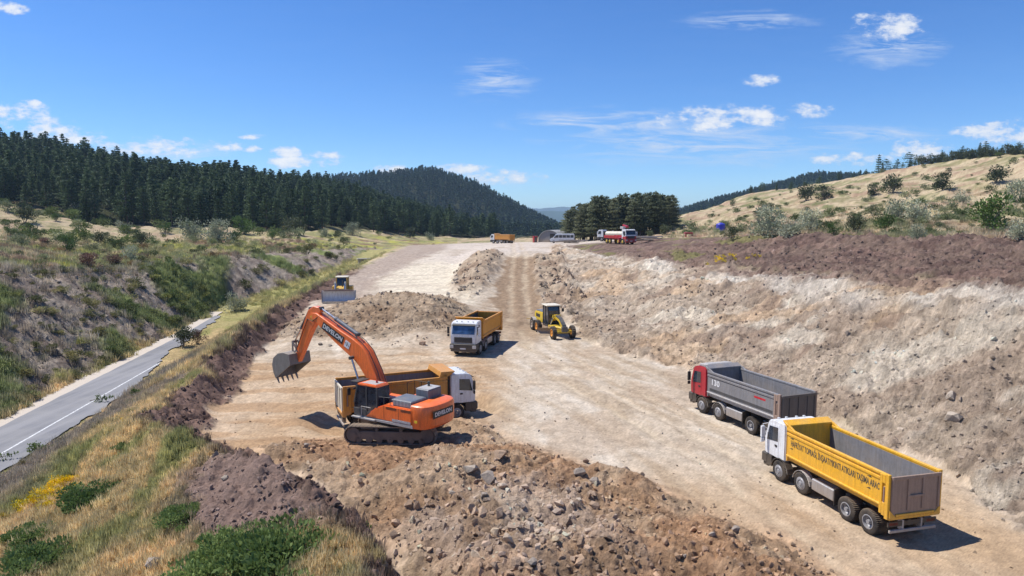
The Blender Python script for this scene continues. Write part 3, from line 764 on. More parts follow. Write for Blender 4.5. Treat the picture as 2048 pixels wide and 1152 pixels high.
WCACHE = {}
def wheel(parent, x, side, r=0.53, w=0.30, y_out=1.2, rimmat='rim', dish=-0.06, lug=0.012, nlug=44, name='wheel'):
    key = (r, w, rimmat, dish, side)
    if key not in WCACHE:
        s = side; rr = r * 0.56
        b = B(); b.lathe([(rr, -w / 2), (r * 0.80, -w / 2 - 0.01), (r * 0.95, -w / 2 + 0.015), (r, -w / 2 + 0.05), (r, w / 2 - 0.05), (r * 0.95, w / 2 - 0.015), (r * 0.80, w / 2 + 0.01), (rr, w / 2)], nlug * 2, mod=lambda i: -lug if i % 2 else lug)
        tyre = b.build('tyre', MT['rubber'])
        b = B(); o = s * w / 2
        b.lathe([(rr + 0.01, o - s * w * 0.9), (rr + 0.012, o + s * 0.005), (rr - 0.03, o + s * 0.012), (rr - 0.045, o + s * dish), (r * 0.30, o + s * dish * 1.6), (r * 0.28, o + s * dish * 1.6 - s * 0.04)], 28)
        rim = b.build('rim', MT[rimmat])
        b = B(); b.cyl((0, o + s * dish * 2 - s * 0.03, 0), (0, o + s * (dish * 0.3 + 0.05), 0), r * 0.24, r * 0.17, 14)
        for k in range(10):
            t = k * math.pi / 5; q = r * 0.36
            b.cyl((q * math.cos(t), o + s * dish * 1.5, q * math.sin(t)), (q * math.cos(t), o + s * (dish * 1.5 + 0.035), q * math.sin(t)), r * 0.035, n=6)
        hub = b.build('wheel', MT[rimmat])
        WCACHE[key] = (hub.data, tyre.data, rim.data)
        for ob in (hub, tyre, rim): bpy.data.objects.remove(ob)
    h, t, rm = WCACHE[key]
    o = link(name, h, parent); o.location = (x, side * (y_out - w / 2), r); o.rotation_euler = (0, random.uniform(0, 6), 0)
    link('tyre', t, o); link('rim', rm, o)
    return o

# ------------------------------------------------------------------ four axle tipper trucks
def arch(b, x, r, y0, y1, z, a0=15, a1=165, th=0.03, n=9):
    o = []; i_ = []
    for k in range(n):
        t = R(a0 + (a1 - a0) * k / (n - 1))
        o.append((x + (r + th) * math.cos(t), z + (r + th) * math.sin(t))); i_.append((x + r * math.cos(t), z + r * math.sin(t)))
    for k in range(n - 1): b.prism([i_[k], o[k], o[k + 1], i_[k + 1]], y0, y1)
def cab_parts(root, col, x0=2.62, sx=1.0, roofcap=None, visor=True, low=None, zs=1.0, windm='bglass'):
    F = x0 + 1.68
    b = B(); b.prism([(x0, 1.12), (F - 0.04, 1.12), (F, 1.75), (F - 0.02, 1.96), (F - 0.25, 2.76), (F - 0.36, 2.93), (F - 0.66, 3.02), (x0 + 0.06, 3.04), (x0, 2.94)], -1.16, 1.16)
    cab = b.build('cab', MT[col], root, 0.05, seg=2)
    if low:
        b = B(); b.prism([(x0 + 0.3, 1.1), (F - 0.02, 1.1), (F + 0.02, 1.7), (x0 + 0.3, 1.55)], -1.178, 1.178); b.build('lower_panel', MT[low], root, 0.02)
    b = B(); b.prism([(F - 0.012, 1.97), (F + 0.012, 1.97), (F - 0.232, 2.77), (F - 0.262, 2.77)], -1.03, 1.03); b.build('windscreen', MT[windm], root, 0.008)
    for k in (-0.5, 0.45):
        b = B(); b.tube([(F + 0.03, k, 1.99), (F - 0.05, k + 0.45, 2.25)], 0.012, 4); b.build('wiper', MT['black'], root)
    if visor:
        b = B(); b.prism([(F - 0.24, 2.76), (F - 0.1, 2.70), (F - 0.09, 2.74), (F - 0.3, 2.86)], -1.05, 1.05); b.build('sun_visor', MT['black'], root)
    for s in (-1, 1):
        b = B(); y0, y1 = sorted((s * 1.155, s * 1.172))
        b.prism([(x0 + 0.5, 1.14), (F - 0.18, 1.14), (F - 0.12, 1.88), (F - 0.36, 2.74), (x0 + 0.5, 2.82)], y0, y1); d = b.build('door', MT[col], root, 0.006)
        b = B(); y0, y1 = sorted((s * 1.165, s * 1.186))
        b.prism([(x0 + 0.56, 1.98), (F - 0.22, 1.86), (F - 0.42, 2.64), (x0 + 0.56, 2.70)], y0, y1); b.build('side_window', MT['glass'], d, 0.006)
        b = B(); y0, y1 = sorted((s * 1.17, s * 1.2)); b.box(x0 + 0.6, x0 + 0.78, y0, y1, 1.68, 1.78); b.build('handle', MT['black'], d)
        b = B(); y0, y1 = sorted((s * 1.33, s * 1.52)); b.box(F - 0.26, F - 0.14, y0, y1, 1.98, 2.56); b.box(F - 0.24, F - 0.16, y0, y1, 1.72, 1.93); b.tube([(F - 0.2, s * 1.12, 2.7), (F - 0.2, s * 1.42, 2.66), (F - 0.2, s * 1.42, 2.5)], 0.02, 5)
        b.build('mirror', MT['white' if col == 'white' and s > 0 else 'black'], root, 0.015)
        b = B(); y0, y1 = sorted((s * 0.86, s * 1.2)); b.box(F + 0.02, F + 0.135, y0, y1, 0.74, 1.02); b.build('headlight', MT['lamp'], root, 0.02)
        b = B(); y0, y1 = sorted((s * 0.8, s * 1.2)); arch(b, x0 + 0.36, 0.64, y0, y1, 0.5, 5, 175, 0.05); b.box(x0 + 0.98, x0 + 1.4, y0, y1, 0.55, 1.12); b.build('front_fender', MT['black'], root, 0.01)
    b = B(); b.box(F - 0.03, F + 0.035, -0.82, 0.82, 1.22, 1.72); g = b.build('grille', MT['black'], root, 0.02)
    for k in range(4):
        b = B(); b.box(F + 0.03, F + 0.055, -0.74, 0.74, 1.28 + k * 0.11, 1.33 + k * 0.11); b.build('grille_slat', MT['dkgrey'], g)
    b = B(); b.box(F - 0.35, F + 0.12, -1.22, 1.22, 0.62, 1.12); b.box(F - 0.35, F + 0.06, -1.15, 1.15, 0.42, 0.63); b.build('front_bumper', MT[low or 'black'], root, 0.04)
    b = B(); b.box(F + 0.11, F + 0.13, -0.26, 0.26, 0.66, 0.78); b.build('number_plate', MT['wink'], root)
    if roofcap:
        b = B(); b.prism([(x0 + 0.1, 3.0), (F - 0.55, 3.0), (F - 0.75, 3.2), (x0 + 0.1, 3.3)], -1.0, 1.0); b.build('roof_deflector', MT[roofcap], root, 0.06)
    else:
        for y in (-0.75, -0.3, 0.3, 0.75):
            b = B(); b.box(F - 0.62, F - 0.5, y - 0.06, y + 0.06, 3.0, 3.06); b.build('marker_light', MT['lamp'], root, 0.01)
    b = B(); b.box(x0 - 0.16, x0 - 0.01, -0.9, 0.9, 1.2, 2.6); b.box(x0 - 0.2, x0 - 0.02, 0.62, 0.86, 1.6, 2.75); b.build('air_intake', MT['black'], root, 0.03)
AX = (2.98, 1.28, -1.78, -3.08)
def make_truck(name, label, place, scale, cab='white', box='yellow', inner='liner', tail='tan', roofcap=None, style=0, windm='bglass', detail=True, axles=AX, boxx=(-4.2, 2.34), low=None):
    root = thing(name, label, 'dump truck', place[0], place[1], scale, None)
    cab_parts(root, cab, roofcap=roofcap, low=low, windm=windm)
    b = B()
    for s in (-1, 1): b.box(-3.95, 3.9, s * 0.42 - 0.05, s * 0.42 + 0.05, 0.84, 1.1)
    for x in axles: b.cyl((x, -0.95, 0.53), (x, 0.95, 0.53), 0.11, n=10)
    for x in (-3.9, -2.4, -0.5, 0.5, 2.0): b.box(x - 0.06, x + 0.06, -0.42, 0.42, 0.86, 1.06)
    b.build('chassis', MT['black'], root)
    for i, x in enumerate(axles):
        for s in (-1, 1):
            if i < 2: wheel(root, x, s, 0.53, 0.32, 1.2, dish=0.03)
            else: wheel(root, x, s, 0.53, 0.62, 1.22, dish=-0.13)
    X0, X1 = boxx
    zt = 2.86
    # tipper body
    b = B(); b.prism([(-0.98, 1.24), (-1.26, 1.56), (-1.26, zt), (-1.19, zt), (-1.19, 1.6), (-0.94, 1.32), (0.94, 1.32), (1.19, 1.6), (1.19, zt), (1.26, zt), (1.26, 1.56), (0.98, 1.24)], X0 + 0.05, X1, 'x')
    body = b.build('tipper_body', MT[box], root)
    b = B(); b.prism([(-1.185, zt - 0.06), (-1.185, 1.605), (-0.937, 1.327), (0.937, 1.327), (1.185, 1.605), (1.185, zt - 0.06), (1.179, zt - 0.06), (1.179, 1.61), (0.93, 1.333), (-0.93, 1.333), (-1.179, 1.61), (-1.179, zt - 0.06)], X0 + 0.1, X1 - 0.06, 'x')
    b.build('inner_lining', MT[inner], root)
    for s in (-1, 1):
        y0, y1 = sorted((s * 1.17, s * 1.31)); b = B(); b.box(X0 + 0.02, X1, y0, y1, zt - 0.02, zt + 0.1); b.build('top_rail', MT[box], root, 0.02)
        y0, y1 = sorted((s * 1.25, s * 1.295)); b = B(); b.box(X0 + 0.5, X1, y0, y1, zt - 0.24, zt - 0.12); b.build('side_rib', MT[box], root, 0.012)
        for k in range(3):
            b = B(); za = 1.3 + 0.13 * k; ya = 1.05 + 0.11 * k if k < 2 else 1.27
            y0, y1 = sorted((s * (ya - 0.06), s * (ya + 0.06))); b.box(X0 + 0.42, X1 - 0.03, y0, y1, za, za + 0.085); b.build('lower_rib', MT[box if style != 1 else 'lgrey'], root, 0.015)
        b = B(); y0, y1 = sorted((s * 1.2, s * 1.325)); b.box(X0 + 0.0, X0 + 0.18, y0, y1, 1.1, zt + 0.11); b.box(X0 + 0.34, X0 + 0.48, y0, y1, 1.24, zt + 0.05); b.box(X0 + 0.18, X0 + 0.34, y0, y1, 2.55, zt + 0.06); b.box(X0 + 0.18, X0 + 0.34, y0, y1, 1.2, 1.75); b.build('rear_post', MT[box if style != 1 else 'tan'], root, 0.015)
        b = B(); y0, y1 = sorted((s * 1.262, s * 1.3)); b.cyl((X0 + 0.26, s * 1.28, 1.72), (X0 + 0.26, s * 1.28, 2.4), 0.04, n=8); b.build('tailgate_ram', MT['tan'], root)
        b = B(); y0, y1 = sorted((s * 0.7, s * 1.18))
        if s > 0: b.box(-0.95, 0.55, y0, y1, 0.52, 1.06)
        else: b.cyl((-0.9, s * 0.93, 0.82), (0.4, s * 0.93, 0.82), 0.29, n=18)
        b.build('fuel_tank', MT['alu'], root, 0.04)
        b = B(); b.cyl((-0.7, s * 0.62, 1.14), (0.5, s * 0.62, 1.14), 0.1, n=10); b.build('air_tank', MT['lgrey'], root)
        y0, y1 = sorted((s * 0.88, s * 1.2)); b = B(); arch(b, axles[1], 0.62, y0, y1, 0.5, 8, 172, 0.035); b.build('mudguard', MT['lgrey'], root, 0.008)
        y0, y1 = sorted((s * 0.62, s * 1.22)); b = B(); b.box(axles[2] + 0.72, axles[2] + 0.76, y0, y1, 0.4, 1.15); b.tube([(axles[2] + 0.74, s * 0.9, 1.15), (axles[2] + 0.5, s * 0.9, 1.2)], 0.02, 5); b.build('mud_flap', MT['rubber'], root)
        y0, y1 = sorted((s * 0.7, s * 1.15)); b = B(); b.box(X0 + 0.06, X0 + 0.12, y0, y1, 0.78, 0.92); b.build('tail_light', MT['redlamp'], root, 0.01)
    # head board with raised wings and a lip over the cab
    b = B(); b.box(X1 - 0.06, X1 + 0.02, -1.26, 1.26, 1.3, 3.06); b.build('head_board', MT[box], root, 0.01)
    b = B(); b.prism([(X1 - 0.12, 3.02), (X1 + 0.05, 3.02), (X1 + 0.34, 3.24), (X1 + 0.30, 3.28), (X1 - 0.12, 3.12)] if style != 2 else [(X1 - 0.5, 3.0), (X1 + 0.05, 2.98), (X1 + 0.5, 3.22), (X1 + 0.5, 3.28), (X1 - 0.42, 3.3)], -1.3, 1.3); b.build('cab_guard', MT[box], root, 0.012)
    for s in (-1, 1):
        y0, y1 = sorted((s * 1.2, s * 1.3)); b = B(); b.prism([(X1 - 0.62, zt + 0.09), (X1, zt + 0.09), (X1, 3.1), (X1 - 0.14, 3.13)], y0, y1); b.build('wing_plate', MT[box], root, 0.01)
        b = B(); y0, y1 = sorted((s * 0.86, s * 0.98)); b.box(X1 + 0.015, X1 + 0.08, y0, y1, 1.35, 3.02); b.build('head_board_post', MT[box], root, 0.01)
    # tailgate with raised frame
    b = B(); b.prism([(-1.19, 1.42), (-0.96, 1.2), (0.96, 1.2), (1.19, 1.42), (1.19, zt - 0.02), (-1.19, zt - 0.02)], X0 - 0.02, X0 + 0.05, 'x'); tg = b.build('tailgate', MT[tail], root, 0.006)
    ribs = [(-1.19, -1.08), (-0.42, -0.30), (0.30, 0.42), (1.08, 1.19)] if style != 1 else [(-1.19, -1.08), (-0.68, -0.58), (-0.05, 0.05), (0.58, 0.68), (1.08, 1.19)]
    for (a, c) in ribs:
        b = B(); b.box(X0 - 0.075, X0 - 0.015, a, c, 1.44, zt - 0.06); b.build('tailgate_rib', MT[tail], tg, 0.012)
    for (a, c) in ((zt - 0.1, zt + 0.04), (1.22, 1.32)) + (((1.98, 2.08),) if style == 0 else ()):
        b = B(); b.box(X0 - 0.085, X0 - 0.01, -0.95 if c < 1.5 else (-1.2 if a > 2.5 else -0.42), 0.95 if c < 1.5 else (1.2 if a > 2.5 else 0.42), a, c); b.build('tailgate_bar', MT[tail if a > 1.5 else box], tg, 0.012)
    for s in (-1, 1):
        b = B(); b.prism([(s * 1.25, 1.18), (s * 1.25, 1.5), (s * 0.93, 1.18)], X0 - 0.06, X0 + 0.04, 'x'); b.build('tailgate_corner', MT[box], root, 0.008)
    b = B(); b.box(X0 - 0.04, X0 + 0.2, -1.25, 1.25, 1.08, 1.2); b.build('rear_beam', MT[box], root, 0.012)
    b = B(); b.box(X0 + 0.0, X0 + 0.09, -1.15, 1.15, 0.5, 0.62); b.box(X0 + 0.04, X0 + 0.3, -0.5, -0.42, 0.55, 1.0); b.box(X0 + 0.04, X0 + 0.3, 0.42, 0.5, 0.55, 1.0); b.build('rear_bumper', MT['lgrey'], root, 0.012)
    b = B(); b.box(X0 + 0.06, X0 + 0.11, -1.2, 1.2, 0.75, 0.95); b.cyl((X0 + 0.05, 0.15, 0.86), (X0 + 0.3, 0.15, 0.86), 0.13, n=14); b.build('light_bar', MT['black'], root)
    return root

TR = 0.955
t = make_truck('dump_truck', 'yellow tipper truck with white cab and dark lettering along its side, nearest the camera', PL_YEL, 0.905, 'white', 'yellow', 'liner', 'tan')
letters('HAFRİYAT TOPRAĞI, İNŞAAT/YIKINTI ATIKLARI TAŞIMA ARACI', MT['ink'], t, (-0.85, 1.2655, 2.28), (R(90), 0, R(180)), 0.40, 0.003, 0.50, bold=0.006)
for k in (-3.2, 1.85):
    b = B(); b.prism([(k, 2.0), (k + 0.25, 2.0), (k + 0.05, 2.07)], 1.258, 1.266); b.build('printed_mark', MT['ink'], t)
    b = B(); b.prism([(k - 0.02, 2.5), (k + 0.25, 2.52), (k + 0.02, 2.58)], 1.258, 1.266); b.build('printed_mark', MT['ink'], t)
t = make_truck('dump_truck', 'grey tipper truck with dark red cab and the number 130 on its side', PL_GRY, 0.95, 'red', 'grey', 'liner', 'dtail', roofcap='lgrey', style=1, windm='glass')
letters('130', MT['wink'], t, (1.55, 1.2655, 2.3), (R(90), 0, R(180)), 0.5, 0.003, 1.15, bold=0.012)
b = B(); b.box(-3.0, -2.05, 1.258, 1.266, 2.3, 2.42); b.build('printed_mark', MT['redinfo'], t)
b = B(); b.box(-3.6, 2.1, 1.255, 1.263, 1.72, 1.9); b.build('dark_stripe', MT['dkgrey'], t)
b = B(); b.box(-3.2, 2.1, 1.255, 1.263, 2.58, 2.63); b.build('dark_stripe', MT['dkgrey'], t)
t = make_truck('dump_truck', 'orange tipper truck with white cab driving towards the camera past the spoil mound', PL_ORA, 0.97, 'white', 'amber', 'dkgrey', 'amber')
t = make_truck('dump_truck', 'amber tipper truck with white cab standing behind the orange excavator', PL_WHT, 0.97, 'white', 'ochre', 'liner', 'cream', style=2, windm='glass')
rng = np.random.default_rng(3)
gx, gy = np.meshgrid(np.linspace(-3.7, 1.9, 40), np.linspace(-1.15, 1.15, 18))
hz = 1.95 + 0.55 * np.exp(-((gx + 0.2) / 1.6) ** 2 - (gy / 0.8) ** 2) - 0.35 * (gy / 1.1) ** 2 + 0.25 * fbm(gx * 1.3, gy * 1.3, 4, 5) - 0.5 * sstep(1.2, 3.6, -gx)
v = np.stack([gx, gy, hz], -1).reshape(-1, 3); n_, m_ = gx.shape
I, J = np.meshgrid(np.arange(n_ - 1), np.arange(m_ - 1), indexing='ij')
qd = np.stack([I * m_ + J, I * m_ + J + 1, (I + 1) * m_ + J + 1, (I + 1) * m_ + J], -1).reshape(-1, 4)
cl_ = np.tile(alb(150, 112, 82), (len(v), 1)) * (0.8 + 0.5 * rng.random((len(v), 1)))
me = quick_mesh('soil_load', v, qd, cl_); me.materials.append(M_SOIL)
o = link('soil_load', me); o.location = PL_WHT[0]; o.rotation_euler = (0, 0, PL_WHT[1]); o.scale = (0.97,) * 3
tag(o, 'brown earth loaded in the tipper body behind the excavator', 'earth load')
make_truck('dump_truck', 'distant ochre tipper truck parked at the far end of the haul road', PL_FAR, 1.0, 'white', 'ochre', 'liner', 'ochre')
# ------------------------------------------------------------------ tracked excavator
def track_loop(xf, xr, zc, r, n):
    """points and tangents round an oval track"""
    Ls = xf - xr; per = 2 * Ls + 2 * math.pi * r; out = []
    for i in range(n):
        s = per * i / n
        if s < Ls: out.append((xr + s, zc - r, 0.0))
        elif s < Ls + math.pi * r:
            a = (s - Ls) / r; out.append((xf + r * math.sin(a), zc - r * math.cos(a), -a))
        elif s < 2 * Ls + math.pi * r: out.append((xf - (s - Ls - math.pi * r), zc + r, math.pi))
        else:
            a = (s - 2 * Ls - math.pi * r) / r; out.append((xr - r * math.sin(a), zc + r * math.cos(a), math.pi - a))
    return out
def track_unit(parent, y, half, length, r, nshoe, side, shoemat='track', framemat='dkgrey'):
    xf = length / 2 - r; xr = -xf
    b = B(); b.prism([(xr, r - 0.28), (xf, r - 0.28), (xf + 0.2, r), (xf, r + 0.2), (xr, r + 0.2), (xr - 0.2, r)], y - half * 0.62, y + half * 0.62)
    tr = b.build('track', MT[framemat], parent, 0.03)
    b = B(); b.box(-0.04, 0.04 + 0.0, -half, half, -0.03, 0.0)
    pitch = (2 * (xf - xr) + 2 * math.pi * r) / nshoe
    b = B(); b.box(-pitch * 0.48, pitch * 0.48, -half, half, -0.025, 0.015); b.box(-pitch * 0.4, -pitch * 0.28, -half, half, -0.06, -0.02); b.box(pitch * 0.05, pitch * 0.15, -half, half, -0.05, -0.02)
    proto = b.build('track_shoe', MT[shoemat]); me = proto.data; bpy.data.objects.remove(proto)
    for (x, z, a) in track_loop(xf, xr, r, r - 0.035, nshoe):
        o = link('track_shoe', me, tr); o.location = (x, y, z); o.rotation_euler = (0, a, 0)
    for x, rr in [(xf, r - 0.1), (xr, r - 0.1)] + [(xr + (xf - xr) * (k + 0.5) / 7, 0.17) for k in range(7)] + [(xr + (xf - xr) * q, -0.1) for q in (0.35, 0.68)]:
        zc = r if rr > 0.3 else (0.21 if rr > 0 else 2 * r - 0.2)
        b = B(); b.cyl((x, y - half * 0.7, zc), (x, y + half * 0.7, zc), abs(rr), n=18); b.cyl((x, y - half * 0.78, zc), (x, y + half * 0.78, zc), abs(rr) * 0.45, n=12); b.build('roller' if abs(rr) < 0.3 else 'sprocket', MT[framemat], tr)
    return tr

E = thing('excavator', 'orange tracked excavator with raised boom on the earth beside a tipper truck', 'excavator', PL_EXC[0], PL_EXC[1], 0.97)
UC_A = R(176) - PL_EXC[1]              # the tracks point another way than the house
und = B().cyl((0, 0, 0.75), (0, 0, 1.2), 0.75, n=28).build('slew_ring', MT['black'], E)
b = B(); b.box(-1.1, 1.1, -1.1, 1.1, 0.5, 0.85); cf = b.build('undercarriage', MT['dkgrey'], E, 0.05); cf.rotation_euler = (0, 0, UC_A)
for s in (-1, 1):
    tr = track_unit(E, 0.0, 0.31, 5.1, 0.5, 50, s)
    tr.rotation_euler = (0, 0, UC_A); tr.location = (-math.sin(UC_A) * s * 1.35, math.cos(UC_A) * s * 1.35, 0)
OR = MT['orange']
# house floor, side boxes, counterweight
b = B(); b.box(-2.6, 1.75, -1.42, 1.42, 1.16, 1.34); b.build('deck_frame', MT['lgrey'], E, 0.03)
b = B(); b.prism([(-2.5, 1.3), (0.25, 1.3), (1.1, 1.3), (0.2, 1.95), (-0.4, 2.18), (-2.5, 2.18)], 0.75, 1.46); b.build('side_cover', OR, E, 0.05, seg=2)
b = B(); b.box(-2.5, -0.3, -1.46, -0.6, 1.3, 2.18); b.build('side_cover', OR, E, 0.06, seg=2)
b = B(); b.box(-0.3, 1.65, -1.44, -0.55, 1.3, 1.95); b.build('tool_box', OR, E, 0.05, seg=2)
for x0, x1 in ((-1.45, -1.43), (-0.42, -0.40)):
    b = B(); b.box(x0, x1, 1.455, 1.463, 1.4, 2.12); b.build('panel_gap', MT['black'], E)
for k in range(4):
    b = B(); b.box(-1.3, -0.55, 1.456, 1.468, 1.98 + 0.035 * k, 1.995 + 0.035 * k); b.build('vent_slot', MT['black'], E)
    b = B(); b.box(-2.3, -1.6, 1.456, 1.468, 1.98 + 0.035 * k, 1.995 + 0.035 * k); b.build('vent_slot', MT['black'], E)
cw = []
for z, g in ((1.16, 0.10), (1.3, 0.0), (2.2, 0.0), (2.36, 0.07), (2.42, 0.2)):
    lp = []
    for k in range(13):
        a = R(-90 + 180 * k / 12)
        lp.append((-2.52 - (0.95 - g) * max(0, math.cos(a)) ** 0.55, (1.46 - g * 0.5) * math.sin(a), z))
    cw.append(lp + [(-2.3, 1.46 - g * 0.5, z), (-2.3, -1.46 + g * 0.5, z)])
b = B(); b.loft(cw); b.build('counterweight', OR, E, 0.0)
b = B(); b.box(-2.35, -0.15, -0.72, 0.72, 2.1, 2.32); b.build('hood_deck', MT['bluegrey'], E, 0.03)
b = B(); b.box(-2.25, -0.9, 0.0, 1.3, 2.15, 2.56); hd = b.build('engine_hood', MT['bluegrey'], E, 0.05)
for k in range(13):
    b = B(); b.box(-2.2 + 0.1 * k, -2.15 + 0.1 * k, 1.295, 1.312, 2.24, 2.5); b.build('louvre', MT['lgrey'], hd)
b = B(); b.box(-2.3, -1.35, -1.25, -0.1, 2.15, 2.92); b.build('exhaust_box', MT['bluegrey'], E, 0.05)
b = B(); b.box(-2.28, -1.4, -1.2, -0.15, 2.92, 2.935); b.build('box_lid', MT['lgrey'], E)
b = B(); b.cyl((-1.7, -0.85, 2.9), (-1.7, -0.85, 3.2), 0.07, n=10); b.build('exhaust_pipe', MT['dkgrey'], E)
b = B()
for pts in ([(-0.2, -1.4, 1.9), (-0.2, -1.4, 2.95), (-1.2, -1.4, 2.95), (-1.2, -1.4, 2.2)], [(-0.2, -1.4, 2.5), (-1.2, -1.4, 2.5)], [(-0.2, -1.4, 2.95), (-0.2, -0.75, 2.95), (-0.2, -0.75, 2.2)], [(-0.7, -1.4, 2.2), (-0.7, -1.4, 2.95)]): b.tube(pts, 0.022, 5)
b.build('guard_rail', MT['black'], E)
b = B()
for pts in ([(0.1, 1.38, 2.0), (0.1, 1.38, 2.55), (-0.8, 1.38, 2.62), (-0.8, 1.38, 2.2)], [(-0.35, 1.38, 2.1), (-0.35, 1.38, 2.6)]): b.tube(pts, 0.02, 5)
b.build('guard_rail', MT['dkgrey'], E)
# cab: frame pillars, glass, roof
cx0, cx1, cy0, cy1, cz0, cz1 = 0.12, 1.92, 0.42, 1.42, 1.3, 3.16
b = B(); b.prism([(cx0, cz0), (cx1 - 0.05, cz0), (cx1, 1.75), (cx1, 2.0), (cx1 - 0.28, cz1 - 0.12), (cx0, cz1 - 0.12)], cy0 + 0.03, cy1 - 0.03); b.build('cab_glass', MT['glass'], E, 0.02)
b = B(); b.prism([(cx0 - 0.04, cz1 - 0.14), (cx1 - 0.26, cz1 - 0.14), (cx1 - 0.36, cz1), (cx0 + 0.08, cz1)], cy0, cy1); b.build('cab_roof', OR, E, 0.04, seg=2)
for s, yy in ((1, cy1), (-1, cy0)):
    b = B(); y0, y1 = sorted((yy - s * 0.05, yy + s * 0.005))
    b.prism([(cx1 - 0.09, 2.0), (cx1 + 0.01, 2.0), (cx1 - 0.26, cz1 - 0.1), (cx1 - 0.36, cz1 - 0.1)], y0, y1)
    b.prism([(cx0 - 0.01, cz0), (cx0 + 0.09, cz0), (cx0 + 0.09, cz1 - 0.1), (cx0 - 0.01, cz1 - 0.1)], y0, y1)
    b.prism([(cx0 + 0.78, cz0), (cx0 + 0.86, cz0), (cx0 + 0.86, cz1 - 0.1), (cx0 + 0.78, cz1 - 0.1)], y0, y1)
    b.prism([(cx0, cz0), (cx1 - 0.04, cz0), (cx1 + 0.005, 1.72), (cx0 + 0.86, 1.72), (cx0 + 0.86, 1.6), (cx0, 1.6)], y0, y1)
    b.build('cab_frame', MT['dkgrey'], E, 0.008)
b = B(); b.box(cx0 + 0.2, cx1 - 0.55, cy0 + 0.15, cy1 - 0.15, cz1, cz1 + 0.02); b.build('roof_hatch', MT['lgrey'], E, 0.01)
b = B(); b.box(cx1 - 0.02, cx1 + 0.05, cy0, cy1, cz1 - 0.42, cz1 - 0.36); b.box(cx1 - 0.3, cx1 + 0.25, cy0, cy1, cz1 - 0.02, cz1 + 0.03); b.build('rain_visor', MT['black'], E)
b = B(); b.tube([(cx1 - 0.2, cy1 - 0.05, 2.9), (cx1 + 0.1, cy1 + 0.25, 2.85)], 0.015, 5); b.box(cx1 + 0.05, cx1 + 0.1, cy1 + 0.15, cy1 + 0.38, 2.45, 2.85); b.build('mirror', MT['black'], E, 0.01)
b = B(); b.cyl((0.6, 0.9, cz1), (0.6, 0.9, cz1 + 0.16), 0.06, 0.05, 10); b.build('beacon', MT['redinfo'], E)
b = B(); b.box(0.2, 1.95, 1.43, 1.6, 1.2, 1.26); b.tube([(1.2, 1.55, 1.26), (1.2, 1.55, 1.9), (0.5, 1.55, 1.9)], 0.02, 5); b.build('catwalk', MT['lgrey'], E)
b = B(); b.prism([(1.1, 1.22), (1.2, 1.26), (-2.4, 1.34), (-2.45, 1.16), (0.6, 1.16)], 1.44, 1.475); b.build('side_skirt', MT['lgrey'], E, 0.01)
# boom, stick, bucket in the plane y = BY
BY = -0.12
def beam(name, top, bot, half, mat, bev=0.03):
    b = B(); loops = []
    for (t_, u_), h in zip(zip(top, bot), half):
        loops.append([(t_[0], BY - h, t_[1]), (t_[0], BY + h, t_[1]), (u_[0], BY + h, u_[1]), (u_[0], BY - h, u_[1])])
    b.loft(loops); return b.build(name, mat, E, bev)
beam('boom', [(0.75, 2.30), (1.35, 3.45), (1.95, 4.50), (2.45, 4.98), (3.1, 5.32), (4.2, 5.75), (5.4, 6.28), (6.2, 6.62), (6.75, 6.62)],
     [(1.1, 2.0), (1.93, 2.95), (2.62, 3.75), (3.03, 4.08), (3.65, 4.44), (4.62, 4.98), (5.66, 5.66), (6.38, 6.13), (6.85, 6.28)],
     [0.36, 0.36, 0.35, 0.34, 0.33, 0.31, 0.29, 0.27, 0.22], OR)
beam('stick', [(5.95, 6.95), (6.5, 7.02), (6.98, 6.75), (7.35, 6.05), (7.85, 4.9), (8.32, 3.72), (8.30, 3.42)],
     [(5.95, 6.72), (6.15, 6.45), (6.3, 6.1), (6.75, 5.55), (7.35, 4.55), (7.93, 3.55), (8.05, 3.35)], [0.14, 0.2, 0.22, 0.21, 0.2, 0.18, 0.16], OR)
def ram(name, p0, p1, rb, f=0.58, mat='orange', y=BY):
    p0 = Vector((p0[0], y, p0[1])); p1 = Vector((p1[0], y, p1[1])); m = p0.lerp(p1, f)
    o = B().cyl(p0, m, rb, n=14).build(name, MT[mat], E); B().cyl(m, p1, rb * 0.55, n=12).build('rod', MT['chrome'], o)
    B().cyl(m - (p1 - p0).normalized() * 0.12, m, rb * 1.18, n=14).build('gland', MT['bluegrey'], o)
    for p in (p0, p1): B().cyl(p + Vector((0, -rb * 1.3, 0)), p + Vector((0, rb * 1.3, 0)), rb * 0.9, n=12).build('pin', MT['dkgrey'], o)
ram('stick_cylinder', (3.0, 5.55), (6.02, 6.9), 0.115, 0.6, 'bluegrey')
for s in (-1, 1): ram('boom_cylinder', (2.0, 1.75), (3.05, 4.25), 0.11, 0.52, 'orange', BY + s * 0.52)
ram('bucket_cylinder', (6.95, 6.85), (8.50, 4.62), 0.09, 0.6, 'dkgrey')
b = B()
for s in (-1, 1):
    b.prism([(8.0, 4.02), (8.1, 4.05), (8.55, 4.68), (8.45, 4.7)], BY + s * 0.2 - 0.03, BY + s * 0.2 + 0.03); b.prism([(8.5, 4.7), (8.6, 4.66), (8.62, 3.8), (8.5, 3.8)], BY + s * 0.14 - 0.03, BY + s * 0.14 + 0.03)
b.build('bucket_link', MT['dirtysteel'], E)
